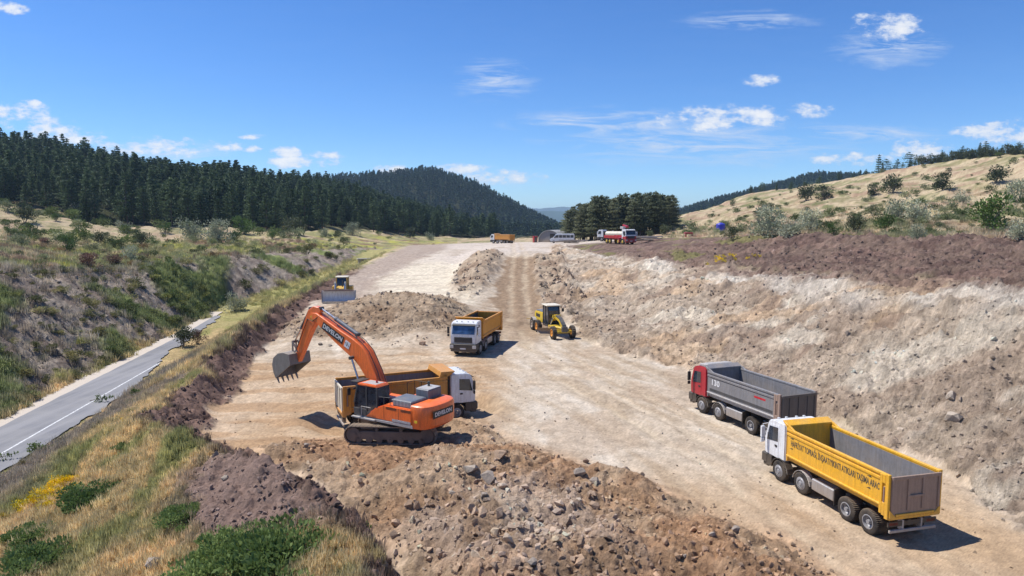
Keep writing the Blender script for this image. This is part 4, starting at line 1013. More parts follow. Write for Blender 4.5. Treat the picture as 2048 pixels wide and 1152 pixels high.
# hoses
for k, (dy, dz) in enumerate(((0.12, 0.06), (0.2, 0.08), (-0.12, 0.06), (-0.2, 0.09))):
    B().tube([(0.8, BY + dy, 2.35), (1.3, BY + dy, 3.5 + dz), (1.95, BY + dy, 4.6 + dz), (2.6, BY + dy, 5.15 + dz), (3.6, BY + dy, 5.62 + dz), (4.9, BY + dy, 6.15 + dz * 1.6), (5.8, BY + dy, 6.55 + dz * 2)], 0.022, 6).build('hose', MT['black' if k % 2 else 'orange'], E)
for dy in (0.24, -0.24):
    B().tube([(5.9, BY + dy, 6.5), (6.5, BY + dy * 1.3, 6.1), (7.0, BY + dy, 6.2), (7.5, BY + dy, 5.3), (8.1, BY + dy, 4.2), (8.35, BY + dy, 3.9)], 0.025, 6).build('hose', MT['black'], E)
# bucket
prof = [(8.02, 3.28), (8.12, 3.95), (8.62, 4.02), (9.15, 3.92), (9.58, 3.6), (9.72, 3.15), (9.62, 2.66), (9.42, 2.3)]
inn = [(9.36, 2.33), (9.54, 2.68), (9.62, 3.13), (9.5, 3.54), (9.1, 3.83), (8.62, 3.92), (8.2, 3.85), (8.1, 3.3)]
b = B(); b.prism(prof + inn, BY - 0.8, BY + 0.8); bk = b.build('bucket', MT['dirtysteel'], E, 0.0)
for s in (-1, 1):
    b = B(); y0, y1 = sorted((BY + s * 0.78, BY + s * 0.84)); b.prism(prof, y0, y1); b.build('bucket_side', MT['dirtysteel'], bk, 0.01)
for k in range(5):
    y = BY - 0.74 + 0.37 * k
    b = B(); b.loft([[(9.48, y - 0.07, 2.42), (9.48, y + 0.07, 2.42), (9.34, y + 0.07, 2.36), (9.34, y - 0.07, 2.36)], [(9.22, y - 0.035, 2.02), (9.22, y + 0.035, 2.02), (9.18, y + 0.035, 2.0), (9.18, y - 0.035, 2.0)]]); b.build('tooth', MT['dirtysteel'], bk)
# markings
def plate_on(parent, c, ang, w, h, mat, y=BY + 0.318, txt=None, tm='wink', size=0.3, sx=1.0):
    dx, dz = math.cos(ang), math.sin(ang)
    b = B(); b.prism([(c[0] - dx * w / 2 + dz * h / 2, c[1] - dz * w / 2 - dx * h / 2), (c[0] + dx * w / 2 + dz * h / 2, c[1] + dz * w / 2 - dx * h / 2), (c[0] + dx * w / 2 - dz * h / 2, c[1] + dz * w / 2 + dx * h / 2), (c[0] - dx * w / 2 - dz * h / 2, c[1] - dz * w / 2 + dx * h / 2)], y, y + 0.012)
    return b.build('decal', MT[mat], parent)
aB = math.atan2(0.98, 2.1)
plate_on(E, (4.75, 5.55), aB, 1.9, 0.46, 'black', BY + 0.322)
letters('DEVELON', MT['wink'], E, (4.75, BY + 0.34, 5.55), (R(90), aB, R(180)), 0.36, 0.003, 1.1, bold=0.01)
plate_on(E, (3.55, 4.95), aB, 0.42, 0.42, 'wink', BY + 0.335)
b = B(); b.prism([(3.4, 4.82), (3.45, 4.82), (3.58, 5.08), (3.53, 5.08)], BY + 0.34, BY + 0.352); b.prism([(3.56, 4.86), (3.62, 4.86), (3.70, 5.1), (3.65, 5.1)], BY + 0.34, BY + 0.352); b.build('printed_mark', MT['ink'], E)
b = B(); b.box(-3.478, -3.462, -0.75, 1.0, 1.72, 2.12); b.build('decal', MT['black'], E, 0.004)
letters('DEVELON', MT['wink'], E, (-3.482, 0.12, 1.92), (R(90), 0, R(-90)), 0.3, 0.003, 1.1, bold=0.01)
b = B(); b.box(-2.3, -1.0, 1.474, 1.48, 1.36, 1.5); b.build('decal', MT['lgrey'], E)
letters('DX 380LC', MT['wink'], E, (-1.75, 1.485, 1.43), (R(90), 0, R(180)), 0.13, 0.002, 1.1)
b = B(); b.box(-2.75, -2.55, 1.44, 1.462, 1.5, 1.64); b.build('decal', MT['volvo'], E)
plate_on(E, (6.6, 6.3), R(62), 0.3, 0.2, 'volvo', BY + 0.225)

# ------------------------------------------------------------------ motor grader
G = thing('motor_grader', 'yellow motor grader with cream cab roof on the pit floor below the cut slope', 'motor grader', PL_GRD[0], PL_GRD[1], 0.97)
Y_ = MT['volvo']
for s in (-1, 1):
    for x in (-3.0, -1.45): wheel(G, x, s, 0.66, 0.42, 1.22, 'amber' if x > -2 else 'lgrey', -0.08, 0.022, 20)
    wheel(G, 3.25, s, 0.66, 0.38, 1.22, 'amber', -0.08, 0.022, 20)
    b = B(); b.box(-3.3, -1.15, s * 0.72 - 0.1, s * 0.72 + 0.1, 0.5, 0.85); b.build('tandem_case', MT['black'], G, 0.04)
    b = B(); arch(b, -3.0, 0.72, s * 1.0 - 0.2, s * 1.0 + 0.2, 0.68, 40, 130, 0.03); b.build('fender', MT['lgrey'], G)
b = B(); b.prism([(-3.7, 1.0), (-1.1, 1.0), (-0.9, 1.9), (-1.2, 2.15), (-3.5, 2.05), (-3.75, 1.9)], -0.62, 0.62); b.build('engine_cover', Y_, G, 0.06, seg=2)
b = B(); b.box(-3.4, -1.3, -0.5, 0.5, 2.08, 2.2); b.build('hood_top', MT['bluegrey'], G, 0.03)
for s in (-1, 1):
    b = B(); b.box(-3.2, -1.9, s * 0.62 - 0.01, s * 0.62 + 0.01, 1.5, 1.85); b.build('side_grille', MT['black'], G)
b = B(); b.box(-4.3, -3.7, -0.9, 0.9, 0.95, 1.1); b.tube([(-4.25, -0.9, 1.05), (-4.5, -1.3, 1.05)], 0.06, 6); b.build('ripper', MT['cat'], G, 0.02)
b = B(); b.prism([(-0.95, 1.0), (0.55, 1.0), (0.75, 1.6), (0.45, 2.98), (-0.9, 2.98)], -0.62, 0.62); b.build('cab_glass', MT['glass'], G, 0.03)
b = B(); b.box(-1.08, 0.68, -0.8, 0.8, 3.0, 3.12); b.build('cab_roof', MT['cream'], G, 0.05)
b = B()
for s in (-1, 1):
    for pts in ([(0.56, 1.0), (0.64, 1.0), (0.84, 1.6), (0.76, 1.6)], [(0.76, 1.6), (0.84, 1.6), (0.55, 3.02), (0.46, 3.02)], [(-1.0, 1.0), (-0.9, 1.0), (-0.86, 3.02), (-0.96, 3.02)], [(-0.2, 1.0), (-0.12, 1.0), (-0.12, 3.0), (-0.2, 3.0)]): b.prism(pts, s * 0.62 - 0.035, s * 0.62 + 0.035)
b.box(-0.95, 0.6, -0.64, 0.64, 0.85, 1.05)
b.build('cab_frame', MT['black'], G)
b = B(); b.loft([[(0.5, -0.18, 1.35), (0.5, 0.18, 1.35), (0.5, 0.18, 1.85), (0.5, -0.18, 1.85)], [(1.3, -0.18, 1.85), (1.3, 0.18, 1.85), (1.2, 0.18, 2.2), (1.2, -0.18, 2.2)], [(2.5, -0.16, 1.6), (2.5, 0.16, 1.6), (2.55, 0.16, 1.95), (2.55, -0.16, 1.95)], [(3.3, -0.16, 0.98), (3.3, 0.16, 0.98), (3.55, 0.16, 1.35), (3.55, -0.16, 1.35)]]); b.build('gooseneck_frame', Y_, G, 0.03)
b = B(); b.loft([[(1.6, -0.2, 2.12), (1.6, 0.2, 2.12), (1.6, 0.2, 2.2), (1.6, -0.2, 2.2)], [(2.62, -0.2, 1.95), (2.62, 0.2, 1.95), (2.62, 0.2, 2.03), (2.62, -0.2, 2.03)], [(3.6, -0.22, 1.36), (3.6, 0.22, 1.36), (3.6, 0.22, 1.46), (3.6, -0.22, 1.46)], [(3.75, -0.22, 0.9), (3.75, 0.22, 0.9), (3.85, 0.22, 0.95), (3.85, -0.22, 0.95)]]); b.build('black_spine', MT['dkgrey'], G)
b = B(); b.box(3.1, 3.4, -0.95, 0.95, 0.58, 0.82); b.tube([(3.0, -0.9, 0.9), (3.0, 0.9, 0.9)], 0.05, 6); b.build('front_axle', Y_, G, 0.03)
b = B(); b.box(3.6, 3.9, -0.3, 0.3, 0.75, 1.3); b.build('front_block', MT['dkgrey'], G, 0.04)
b = B(); b.prism([(3.1, -0.1), (3.1, 0.1), (0.9, 0.72), (0.7, 0.55), (0.7, -0.55), (0.9, -0.72)], 0.95, 1.1, 'z'); b.build('drawbar', Y_, G, 0.03)
b = B(); b.lathe([(0.72, -0.08), (0.72, 0.08), (0.52, 0.08), (0.52, -0.08)], 28); o = b.build('turn_circle', MT['cat'], G); o.rotation_euler = (R(90), 0, 0); o.location = (0.95, 0, 0.86)
for s in (-1, 1):
    B().tube([(1.45, s * 0.34, 2.05), (1.1, s * 0.62, 1.0)], [0.08, 0.05], 8).build('lift_cylinder', MT['chrome'], G)
    b = B(); b.tube([(1.3, s * 0.15, 2.1), (1.45, s * 0.4, 2.15), (1.45, s * 0.42, 1.9)], 0.07, 6); b.build('lift_bracket', Y_, G)
lp = []
for s in (-1, 1):
    lp.append([(0.10 * k * 0 + 0.95 + 0.28 * (1 - math.sin(R(20 + 140 * k / 7))) , s * 1.85, 0.14 + 0.62 * k / 7) for k in range(8)] + [(0.99 + 0.28 * (1 - math.sin(R(20 + 140 * k / 7))), s * 1.85, 0.14 + 0.62 * k / 7) for k in range(7, -1, -1)])
o = B().loft(lp).build('mouldboard', MT['dirtysteel'], G); o.rotation_euler = (0, 0, R(-28)); o.location = (0.12, 0.45, 0)
B().box(0.55, 0.63, 0.9, 1.15, 2.4, 2.75).build('mirror', MT['black'], G)

# ------------------------------------------------------------------ bulldozer
D = thing('bulldozer', 'dusty yellow bulldozer with wide polished blade on top of the spoil mound', 'bulldozer', PL_DOZ[0] + Vector((0, 3.2, 0)), PL_DOZ[1], 1.0)
for s in (-1, 1): 
    tr = track_unit(D, s * 1.05, 0.3, 3.6, 0.5, 34, s); 
DY = MT['cat']
b = B(); b.prism([(-1.6, 0.6), (1.9, 0.6), (1.9, 1.75), (0.3, 1.95), (0.3, 1.2), (-1.6, 1.2)], -0.5, 0.5); b.build('hood', DY, D, 0.05)
b = B(); b.box(1.9, 1.96, -0.42, 0.42, 0.75, 1.65); b.build('radiator_grille', MT['black'], D)
b = B(); b.prism([(-1.3, 1.2), (0.35, 1.2), (0.35, 2.2), (0.1, 2.95), (-1.2, 2.95)], -0.62, 0.62); b.build('cab_glass', MT['glass'], D, 0.03)
b = B(); b.box(-1.4, 0.25, -0.8, 0.8, 2.95, 3.1); b.build('cab_roof', MT['cream'], D, 0.05)
b = B()
for s in (-1, 1):
    for x in (-1.25, 0.22): b.box(x - 0.06, x + 0.06, s * 0.66 - 0.06, s * 0.66 + 0.06, 1.2, 2.96)
b.build('roll_bar', DY, D)
for s in (-1, 1):
    b = B(); b.box(-1.5, 1.0, s * 1.05 - 0.42, s * 1.05 + 0.42, 1.1, 1.2); b.build('fender', DY, D, 0.03)
    b = B(); b.box(-1.4, -0.2, s * 1.0 - 0.3, s * 1.0 + 0.3, 1.2, 1.85); b.build('side_tank', DY, D, 0.05)
    b = B(); b.prism([(-0.4, 0.45), (2.5, 0.35), (2.5, 0.6), (-0.4, 0.7)], s * 1.5 - 0.09, s * 1.5 + 0.09); b.build('push_arm', DY, D, 0.02)
    b = B(); b.tube([(1.6, s * 0.55, 2.35), (2.45, s * 0.62, 0.8)], [0.09, 0.06], 8); b.build('lift_cylinder', MT['chrome'], D)
    b = B(); b.box(1.45, 1.7, s * 0.62 - 0.1, s * 0.62 + 0.1, 1.2, 2.55); b.build('cylinder_tower', MT['cream'], D, 0.03)
b = B(); b.cyl((1.0, 0.2, 1.85), (1.0, 0.2, 2.7), 0.07, n=10); b.build('exhaust_pipe', MT['dkgrey'], D)
rows_ = []
for k in range(9):
    a = -0.9 + 1.75 * k / 8
    rows_.append((2.55 + 0.42 * a * a * 0.9, 0.15 + 1.38 * k / 8))
top_extra = [0.0] * 9
loops = []
for y in (-2.02, -1.6, -0.8, 0, 0.8, 1.6, 2.02):
    hgt = 1.0 + (0.10 * (1 - (abs(y) / 2.0) ** 2))
    side_fwd = 0.22 if abs(y) > 1.9 else 0.0
    loops.append([(x + side_fwd, y, 0.1 + (z - 0.1) * hgt) for x, z in rows_] + [(x + side_fwd - 0.08, y, 0.1 + (z - 0.1) * hgt) for x, z in rows_[::-1]])
b = B(); b.loft(loops); bl = b.build('blade', MT['blade'], D)
b = B(); b.box(2.88, 2.96, -2.02, 2.02, 0.02, 0.24); b.build('cutting_edge', MT['chrome'], bl)
b = B(); b.prism([(-2.05, 1.5), (2.05, 1.5), (1.6, 1.66), (0, 1.78), (-1.6, 1.66)], 2.82, 2.9, 'x'); b.build('spill_guard', MT['tan'], bl)
for s in (-1, 1):
    b = B(); y0, y1 = sorted((s * 2.0, s * 2.06)); b.prism([(2.5, 0.1), (3.2, 0.1), (3.25, 0.5), (3.05, 1.6), (2.5, 1.6)], y0, y1); b.build('blade_wing', MT['steel'], bl)

# ------------------------------------------------------------------ white minibus
V = thing('minibus', 'white minibus parked in front of the grey tent hangar', 'minibus', PL_VAN[0], PL_VAN[1], 1.0)
b = B(); b.prism([(-3.4, 0.45), (3.3, 0.45), (3.45, 0.95), (3.1, 1.3), (2.6, 1.42), (1.75, 2.45), (1.4, 2.62), (-3.3, 2.62), (-3.45, 2.4)], -0.98, 0.98); b.build('body', MT['white'], V, 0.08, seg=2)
for s in (-1, 1):
    y0, y1 = sorted((s * 0.975, s * 0.992))
    for x0, x1 in ((-3.2, -2.3), (-2.2, -1.2), (-1.1, -0.1), (0.0, 0.85)):
        b = B(); b.box(x0, x1, y0, y1, 1.5, 2.25); b.build('side_window', MT['glass'], V, 0.006)
    b = B(); b.prism([(0.98, 1.5), (2.2, 1.48), (1.72, 2.22), (0.98, 2.25)], y0, y1); b.build('front_door_window', MT['glass'], V, 0.006)
    b = B(); b.box(2.0, 2.15, s * 1.0, s * 1.22, 1.45, 1.75) if s > 0 else b.box(2.0, 2.15, -1.22, -1.0, 1.45, 1.75); b.build('mirror', MT['black'], V)
    for x in (2.3, -2.0): wheel(V, x, s, 0.36, 0.26, 1.0, 'rim', -0.03, 0.0, 16)
    b = B(); b.box(3.22, 3.42, s * 0.75 - 0.17, s * 0.75 + 0.17, 0.95, 1.15); b.build('headlight', MT['lamp'], V, 0.02)
b = B(); b.prism([(2.58, 1.46), (2.62, 1.46), (1.83, 2.44), (1.79, 2.44)], -0.85, 0.85); b.build('windscreen', MT['glass'], V)
b = B(); b.box(-3.47, -3.44, -0.7, 0.7, 1.5, 2.2); b.build('rear_window', MT['glass'], V)
b = B(); b.box(3.2, 3.5, -0.95, 0.95, 0.4, 0.75); b.build('bumper', MT['dkgrey'], V, 0.04)

# ------------------------------------------------------------------ crane truck and water tanker
K = thing('crane_truck', 'red and white crane truck on the topsoil plateau before the pine grove', 'crane truck', PL_CRN[0], PL_CRN[1], 1.0)
cab_parts(K, 'white', low='red', windm='glass')
b = B()
for s in (-1, 1): b.box(-4.3, 3.9, s * 0.42 - 0.05, s * 0.42 + 0.05, 0.84, 1.1)
b.build('chassis', MT['red'], K)
for x in (2.98, 1.2, -2.2, -3.5):
    for s in (-1, 1): wheel(K, x, s, 0.53, 0.32, 1.2, 'volvo', 0.03)
b = B(); b.box(-4.6, 1.3, -1.22, 1.22, 1.15, 1.35); b.build('flatbed', MT['red'], K, 0.02)
for s in (-1, 1):
    b = B(); b.box(-4.6, 1.3, s * 1.2 - 0.03, s * 1.2 + 0.03, 1.35, 1.75); b.build('dropside', MT['red'], K, 0.01)
    b = B(); b.box(1.5, 1.8, s * 1.15 - 0.1, s * 1.15 + 0.1, 0.4, 1.3); b.build('outrigger', MT['red'], K, 0.02)
b = B(); b.cyl((1.75, 0, 1.1), (1.75, 0, 2.6), 0.3, 0.24, 14); b.build('crane_column', MT['red'], K)
b = B(); b.tube([(1.75, 0, 2.5), (1.55, 0.0, 3.5), (1.3, 0, 3.9)], [0.22, 0.2, 0.18], 4); b.build('crane_boom', MT['red'], K, 0.02)
b = B(); b.loft([[(1.2, -0.2, 3.65), (1.2, 0.2, 3.65), (1.2, 0.2, 4.0), (1.2, -0.2, 4.0)], [(2.9, -0.25, 3.3), (2.9, 0.25, 3.3), (2.9, 0.25, 3.7), (2.9, -0.25, 3.7)]]); b.build('folding_boom', MT['red'], K, 0.03)
b = B(); b.box(1.6, 2.9, -1.0, -0.5, 3.1, 3.6); b.build('extension_boom', MT['lgrey'], K, 0.04)
T = thing('tank_truck', 'white water tanker truck standing behind the red crane truck', 'tank truck', PL_TNK[0], PL_TNK[1], 1.0)
cab_parts(T, 'white', windm='glass')
b = B()
for s in (-1, 1): b.box(-4.0, 3.9, s * 0.42 - 0.05, s * 0.42 + 0.05, 0.84, 1.1)
b.build('chassis', MT['black'], T)
for x in (2.98, -1.9, -3.2):
    for s in (-1, 1): wheel(T, x, s, 0.53, 0.32, 1.2, dish=0.03)
lp = []
for x, f in ((-4.3, 0.75), (-4.15, 1.0), (2.0, 1.0), (2.15, 0.75)): lp.append([(x, 1.15 * f * math.cos(a), 1.95 + 0.72 * f * math.sin(a)) for a in [2 * math.pi * k / 20 for k in range(20)]])
B().loft(lp).build('water_tank', MT['cream'], T)
b = B()
for x in (-3.5, -1.0, 1.4): b.box(x - 0.08, x + 0.08, -0.6, 0.6, 1.05, 1.5)
b.build('tank_cradle', MT['lgrey'], T)
for x in (-2.4, 0.3):
    B().cyl((x, 0, 2.6), (x, 0, 2.8), 0.25, n=14).build('hatch', MT['lgrey'], T)

# ------------------------------------------------------------------ tent hangar, red cabin, blue tank, red implement, pipes, culvert, posts
Hg = thing('tent_hangar', 'grey arched tent hangar behind the white minibus', 'hangar', PL_HNG[0] + Vector((1.5, 6, 0)), R(-122), 1.0)
def arc(y0, y1, z, n=14): return [((y0 + y1) / 2 + (y1 - y0) / 2 * math.cos(math.pi - math.pi * k / n), z * math.sin(math.pi * k / n) ** 0.8) for k in range(n + 1)]
po = arc(-4.4, 4.4, 4.3); pi_ = arc(-4.25, 4.25, 4.15)
b = B()
for a, b2, c, d in zip(po[:-1], po[1:], pi_[:-1], pi_[1:]): b.prism([a, b2, d, c], -6, 6, 'x')
b.build('canopy', MT['fabric'], Hg)
b = B(); b.prism(arc(-4.25, 4.25, 4.15), 5.6, 5.7, 'x'); fw = b.build('front_wall', MT['grey'], Hg)
b = B(); b.box(5.68, 5.74, 0.2, 2.2, 0, 3.0); b.build('door_opening', MT['black'], fw)
b = B(); b.prism(arc(-4.25, 4.25, 4.15), -5.7, -5.6, 'x'); b.build('back_wall', MT['fabric'], Hg)
for x in (-4, -2, 0, 2, 4):
    b = B(); pz = arc(-4.46, 4.46, 4.36)
    for a, b2, c, d in zip(pz[:-1], pz[1:], po[:-1], po[1:]): b.prism([a, b2, d, c], x - 0.05, x + 0.05, 'x')
    b.build('hoop', MT['lgrey'], Hg)
p = on_ground(1070, 485, 120); 
Rb = thing('site_cabin', 'small red site cabin standing left of the hangar', 'cabin', p, R(20), 1.0)
b = B(); b.box(-0.6, 0.6, -0.6, 0.6, 0, 1.9); b.build('wall', MT['red'], Rb, 0.04); b = B(); b.box(-0.68, 0.68, -0.68, 0.68, 1.9, 2.05); b.build('roof', MT['red'], Rb, 0.03)
b = B(); b.box(-0.35, 0.35, -0.63, -0.6, 0.1, 1.7); b.build('door', MT['dkgrey'], Rb)
p = on_ground(1441, 463, 90)
Bt = thing('water_tank', 'bright blue plastic water tank on the right hillside', 'water tank', p, 0, 0.8)
b = B(); b.lathe([(0.02, 0), (1.15, 0), (1.2, 0.15), (1.2, 1.95), (1.1, 2.1), (0.45, 2.3), (0.42, 2.45), (0.02, 2.45)], 28, closed=False); o = b.build('tank_shell', MT['blue'], Bt); o.rotation_euler = (R(90), 0, 0)
for z in (0.55, 1.05, 1.55):
    o = B().lathe([(1.19, -0.04), (1.235, -0.04), (1.235, 0.04), (1.19, 0.04)], 28).build('band', MT['blue'], Bt); o.rotation_euler = (R(90), 0, 0); o.location = (0, 0, z)
o = B().cyl((0, 0, 2.44), (0, 0, 2.52), 0.44, n=20).build('lid', MT['white'], Bt)
p = on_ground(1378, 474, 90)
Im = thing('farm_implement', 'red steel farm implement lying behind the topsoil bank', 'implement', p, R(10), 0.9)
b = B(); b.box(-0.9, 0.9, -0.35, 0.35, 0.7, 1.1); b.build('frame', MT['red'], Im, 0.05)
for s in (-1, 1):
    b = B(); b.box(s * 0.8 - 0.06, s * 0.8 + 0.06, -0.3, 0.3, 0, 0.75); b.build('leg', MT['red'], Im)
b = B(); b.prism([(-1.3, 0.8), (-0.85, 0.75), (-0.85, 1.05), (-1.1, 1.1)], -0.3, 0.3); b.build('hood', MT['red'], Im, 0.03)
rng = random.Random(4)
for (px, py, w_, n_p, lab, gr) in ((1145, 488, 4.5, 14, 'grey steel pipe in the loose pile beside the haul road', 'pipes piled beside the haul road'), (1292, 485, 3.2, 12, 'bluish steel pipe lying right of the crane truck', 'pipes lying right of the crane truck')):
    c = on_ground(px, py, 110)
    for k in range(n_p):
        a = R(rng.uniform(-14, 14)); l = rng.uniform(3.5, 6.5) / 2
        q0 = Vector((c.x + rng.uniform(-1, 1) * w_ * 0.45, c.y + rng.uniform(-1.2, 1.2), 0))
        e0 = q0 - Vector((math.cos(a), math.sin(a), 0)) * l; e1 = q0 + Vector((math.cos(a), math.sin(a), 0)) * l
        h = max(float(gz(q0.x, q0.y)), float(gz(e0.x, e0.y)), float(gz(e1.x, e1.y)))
        b = B(); z0 = h + 0.12 + 0.5 * rng.random()
        b.lathe([(0.09, -l), (0.11, -l), (0.11, l), (0.09, l)], 10); o = b.build('pipe', MT['steel' if k % 3 else 'dkgrey'])
        o.location = (q0.x, q0.y, z0); o.rotation_euler = (R(rng.uniform(-3, 3)), 0, a - R(90))
        tag(o, lab, 'pipe', gr)
p = at_y(742, 526, 160)
p.z = float(gz(p.x, p.y))
Cv = thing('culvert', 'pale concrete culvert end beside the grass strip at the old road', 'culvert', p, R(20), 1.0)
b = B(); b.box(-3.2, 3.2, -0.7, 0.7, 0.7, 1.0); b.build('cap_slab', MT['concrete'], Cv, 0.03)
for s in (-1, 1):
    b = B(); b.box(s * 2.6 - 0.3, s * 2.6 + 0.3, -0.6, 0.6, -0.4, 0.7); b.build('abutment', MT['concrete'], Cv, 0.03)
b = B(); b.box(-2.2, 2.2, 0.2, 0.4, -0.4, 0.7); b.build('back_wall', MT['concrete'], Cv)
for (px, py, lab, hgt) in ((293, 694, 'thin dark marker post on the roadside verge', 1.6), (238, 716, 'short pale marker post on the roadside verge', 1.0)):
    p = on_ground(px, py, 30)
    P_ = thing('marker_post', lab, 'post', p - Vector((0, 0, 0.1)), 0)
    b = B(); b.box(-0.05, 0.05, -0.03, 0.03, 0, hgt); b.build('shaft', MT['steel' if hgt > 1.2 else 'wink'], P_, 0.01)
    b = B(); b.box(-0.07, 0.07, -0.04, 0.04, hgt - 0.25, hgt + 0.02); b.build('reflector_cap', MT['dkgrey' if hgt > 1.2 else 'lgrey'], P_, 0.01)

# ------------------------------------------------------------------ asphalt road with gravel shoulder and painted line
def strip_mesh(name, off0, off1, dz, mat, y0, y1, wob0=0.0, wob1=0.0, n=240, seed=1, taper=False):
    ys = np.linspace(y0, y1, n)
    off1_ = np.interp(ys, [0, 60, 76, 106], [off1, off1 - 0.1, off1 - 3.0, off1 - 4.6]) if taper else off1
    a = XL(ys) + off0 + wob0 * fbm(ys * 0.5, ys * 0, 3, seed); c = XL(ys) + off1_ + wob1 * fbm(ys * 0.35, ys * 0, 4, seed + 1)
    m = 6; vs = []
    for i in range(m + 1):
        t = i / m; vs.append(np.stack([a + (c - a) * t, ys, zr(ys) + dz], -1))
    v = np.stack(vs, 1).reshape(-1, 3)
    I, J = np.meshgrid(np.arange(n - 1), np.arange(m), indexing='ij'); k = m + 1
    me = quick_mesh(name, v, np.stack([I * k + J, I * k + J + 1, (I + 1) * k + J + 1, (I + 1) * k + J], -1).reshape(-1, 4))
    me.materials.append(mat); return tag(link(name, me), kind='structure')
m_, t, b_ = new_mat('asphalt'); v = tcoord(t)
mpn = t.nodes.new('ShaderNodeMapping'); mpn.inputs['Scale'].default_value = (1.0, 0.06, 1); mpn.inputs['Rotation'].default_value = (0, 0, R(-8.5)); t.links.new(v, mpn.inputs[0])
c1 = tmix(t, tmap(t, tnoise(t, 1.0, 4, 0.6, mpn.outputs[0]), 0.35, 0.65), (0.15, 0.15, 0.16), (0.245, 0.24, 0.245))
c1 = tmix(t, tmap(t, tnoise(t, 0.3, 5, 0.6, v), 0.4, 0.8), c1, (0.27, 0.26, 0.25)); n_f = tnoise(t, 40, 3, 0.6, v)
t.links.new(tmix(t, tmap(t, n_f, 0.3, 0.7), tmix(t, 1.0, c1, (0.85,) * 3, 'MULTIPLY'), c1), b_.inputs['Base Color']); b_.inputs['Roughness'].default_value = 0.85
bump(t, n_f, 0.3, 0.02, b_)
M_ASPH = m_
m_, t, b_ = new_mat('road_line_paint'); v = tcoord(t)
t.links.new(tmix(t, tmap(t, tnoise(t, 5, 5, 0.7, v), 0.42, 0.62), (0.68, 0.68, 0.66), (0.3, 0.3, 0.3)), b_.inputs['Base Color']); b_.inputs['Roughness'].default_value = 0.7
M_LINE = m_
m_, t, b_ = new_mat('gravel_shoulder'); v = tcoord(t); n_f = tnoise(t, 14, 5, 0.7, v)
t.links.new(tmix(t, tmap(t, n_f, 0.3, 0.7), alb(196, 180, 160), alb(234, 222, 206)), b_.inputs['Base Color']); b_.inputs['Roughness'].default_value = 0.95
bump(t, n_f, 0.6, 0.05, b_)
M_GRAV = m_
strip_mesh('road_shoulder', -5.0, -3.2, -0.004, M_GRAV, 14, 107, 0.5, 0.2, seed=4)
strip_mesh('road', -3.5, 1.9, 0.0, M_ASPH, 14, 104, 0.05, 0.55, seed=6, taper=True)
strip_mesh('road_marking', -0.075, 0.075, 0.004, M_LINE, 14, 71, seed=8)
# ------------------------------------------------------------------ plants: meshes
def leaf_mat(name, c0, c1, rough=0.7, trans=0.12, tint=False, shift=0.32):
    m, t, b = new_mat(name)
    oi = t.nodes.new('ShaderNodeObjectInfo')
    v = tcoord(t); n = tnoise(t, 0.9, 4, 0.6, v)
    c = tmix(t, tmap(t, n, 0.3, 0.7), c0, c1)
    c = tmix(t, 1.0, c, tmix(t, oi.outputs['Random'], (1 - shift, 1 - shift * 0.8, 1 - shift), (1 + shift, 1 + shift * 0.9, 1 + shift * 0.6)), 'MULTIPLY')
    if tint:
        a = t.nodes.new('ShaderNodeAttribute'); a.attribute_type = 'INSTANCER'; a.attribute_name = 'tint'
        c = tmix(t, 1.0, c, a.outputs[0], 'MULTIPLY')
    t.links.new(c, b.inputs['Base Color']); b.inputs['Roughness'].default_value = rough; b.inputs['Specular IOR Level'].default_value = 0.2
    if trans:
        tr = t.nodes.new('ShaderNodeBsdfTranslucent'); t.links.new(c, tr.inputs[0])
        mx_ = t.nodes.new('ShaderNodeMixShader'); mx_.inputs[0].default_value = trans
        t.links.new(b.outputs[0], mx_.inputs[1]); t.links.new(tr.outputs[0], mx_.inputs[2])
        t.links.new(mx_.outputs[0], next(x for x in t.nodes if x.type == 'OUTPUT_MATERIAL').inputs[0])
    return m
ML = dict(pine=leaf_mat('pine_needles', (0.050, 0.082, 0.042), (0.112, 0.155, 0.072), trans=0.2, shift=0.42), far=leaf_mat('far_pine_needles', (0.034, 0.062, 0.030), (0.074, 0.112, 0.048), trans=0.0),
          grove=leaf_mat('grove_needles', (0.125, 0.14, 0.085), (0.19, 0.20, 0.125), trans=0.3), silver=leaf_mat('silver_leaves', (0.24, 0.26, 0.185), (0.38, 0.39, 0.29), trans=0.2),
          green=leaf_mat('green_leaves', (0.075, 0.13, 0.03), (0.13, 0.19, 0.055)), dark=leaf_mat('dark_leaves', (0.06, 0.075, 0.04), (0.11, 0.125, 0.065)),
          juniper=leaf_mat('juniper_needles', (0.12, 0.175, 0.05), (0.22, 0.28, 0.10), trans=0.3), redb=leaf_mat('withered_leaves', (0.14, 0.075, 0.06), (0.25, 0.15, 0.115)),
          scrub=leaf_mat('scrub_leaves', (0.12, 0.145, 0.06), (0.22, 0.235, 0.10), tint=True, trans=0.25), grass=leaf_mat('grass_blades', (1.25, 1.25, 1.25), (1.55, 1.55, 1.5), tint=True, trans=0.4),
          flower=leaf_mat('yellow_petals', (0.70, 0.48, 0.01), (0.85, 0.62, 0.02)))
m_, t, b_ = new_mat('bark'); n_ = tnoise(t, 6, 5, 0.6, tcoord(t)); t.links.new(tmix(t, n_, (0.05, 0.035, 0.025), (0.16, 0.105, 0.075)), b_.inputs['Base Color']); b_.inputs['Roughness'].default_value = 0.9
M_BARK = m_
m_, t, b_ = new_mat('grey_twigs'); n_ = tnoise(t, 6, 5, 0.6, tcoord(t)); t.links.new(tmix(t, n_, (0.13, 0.115, 0.10), (0.24, 0.21, 0.18)), b_.inputs['Base Color']); b_.inputs['Roughness'].default_value = 0.9
M_TWIG = m_
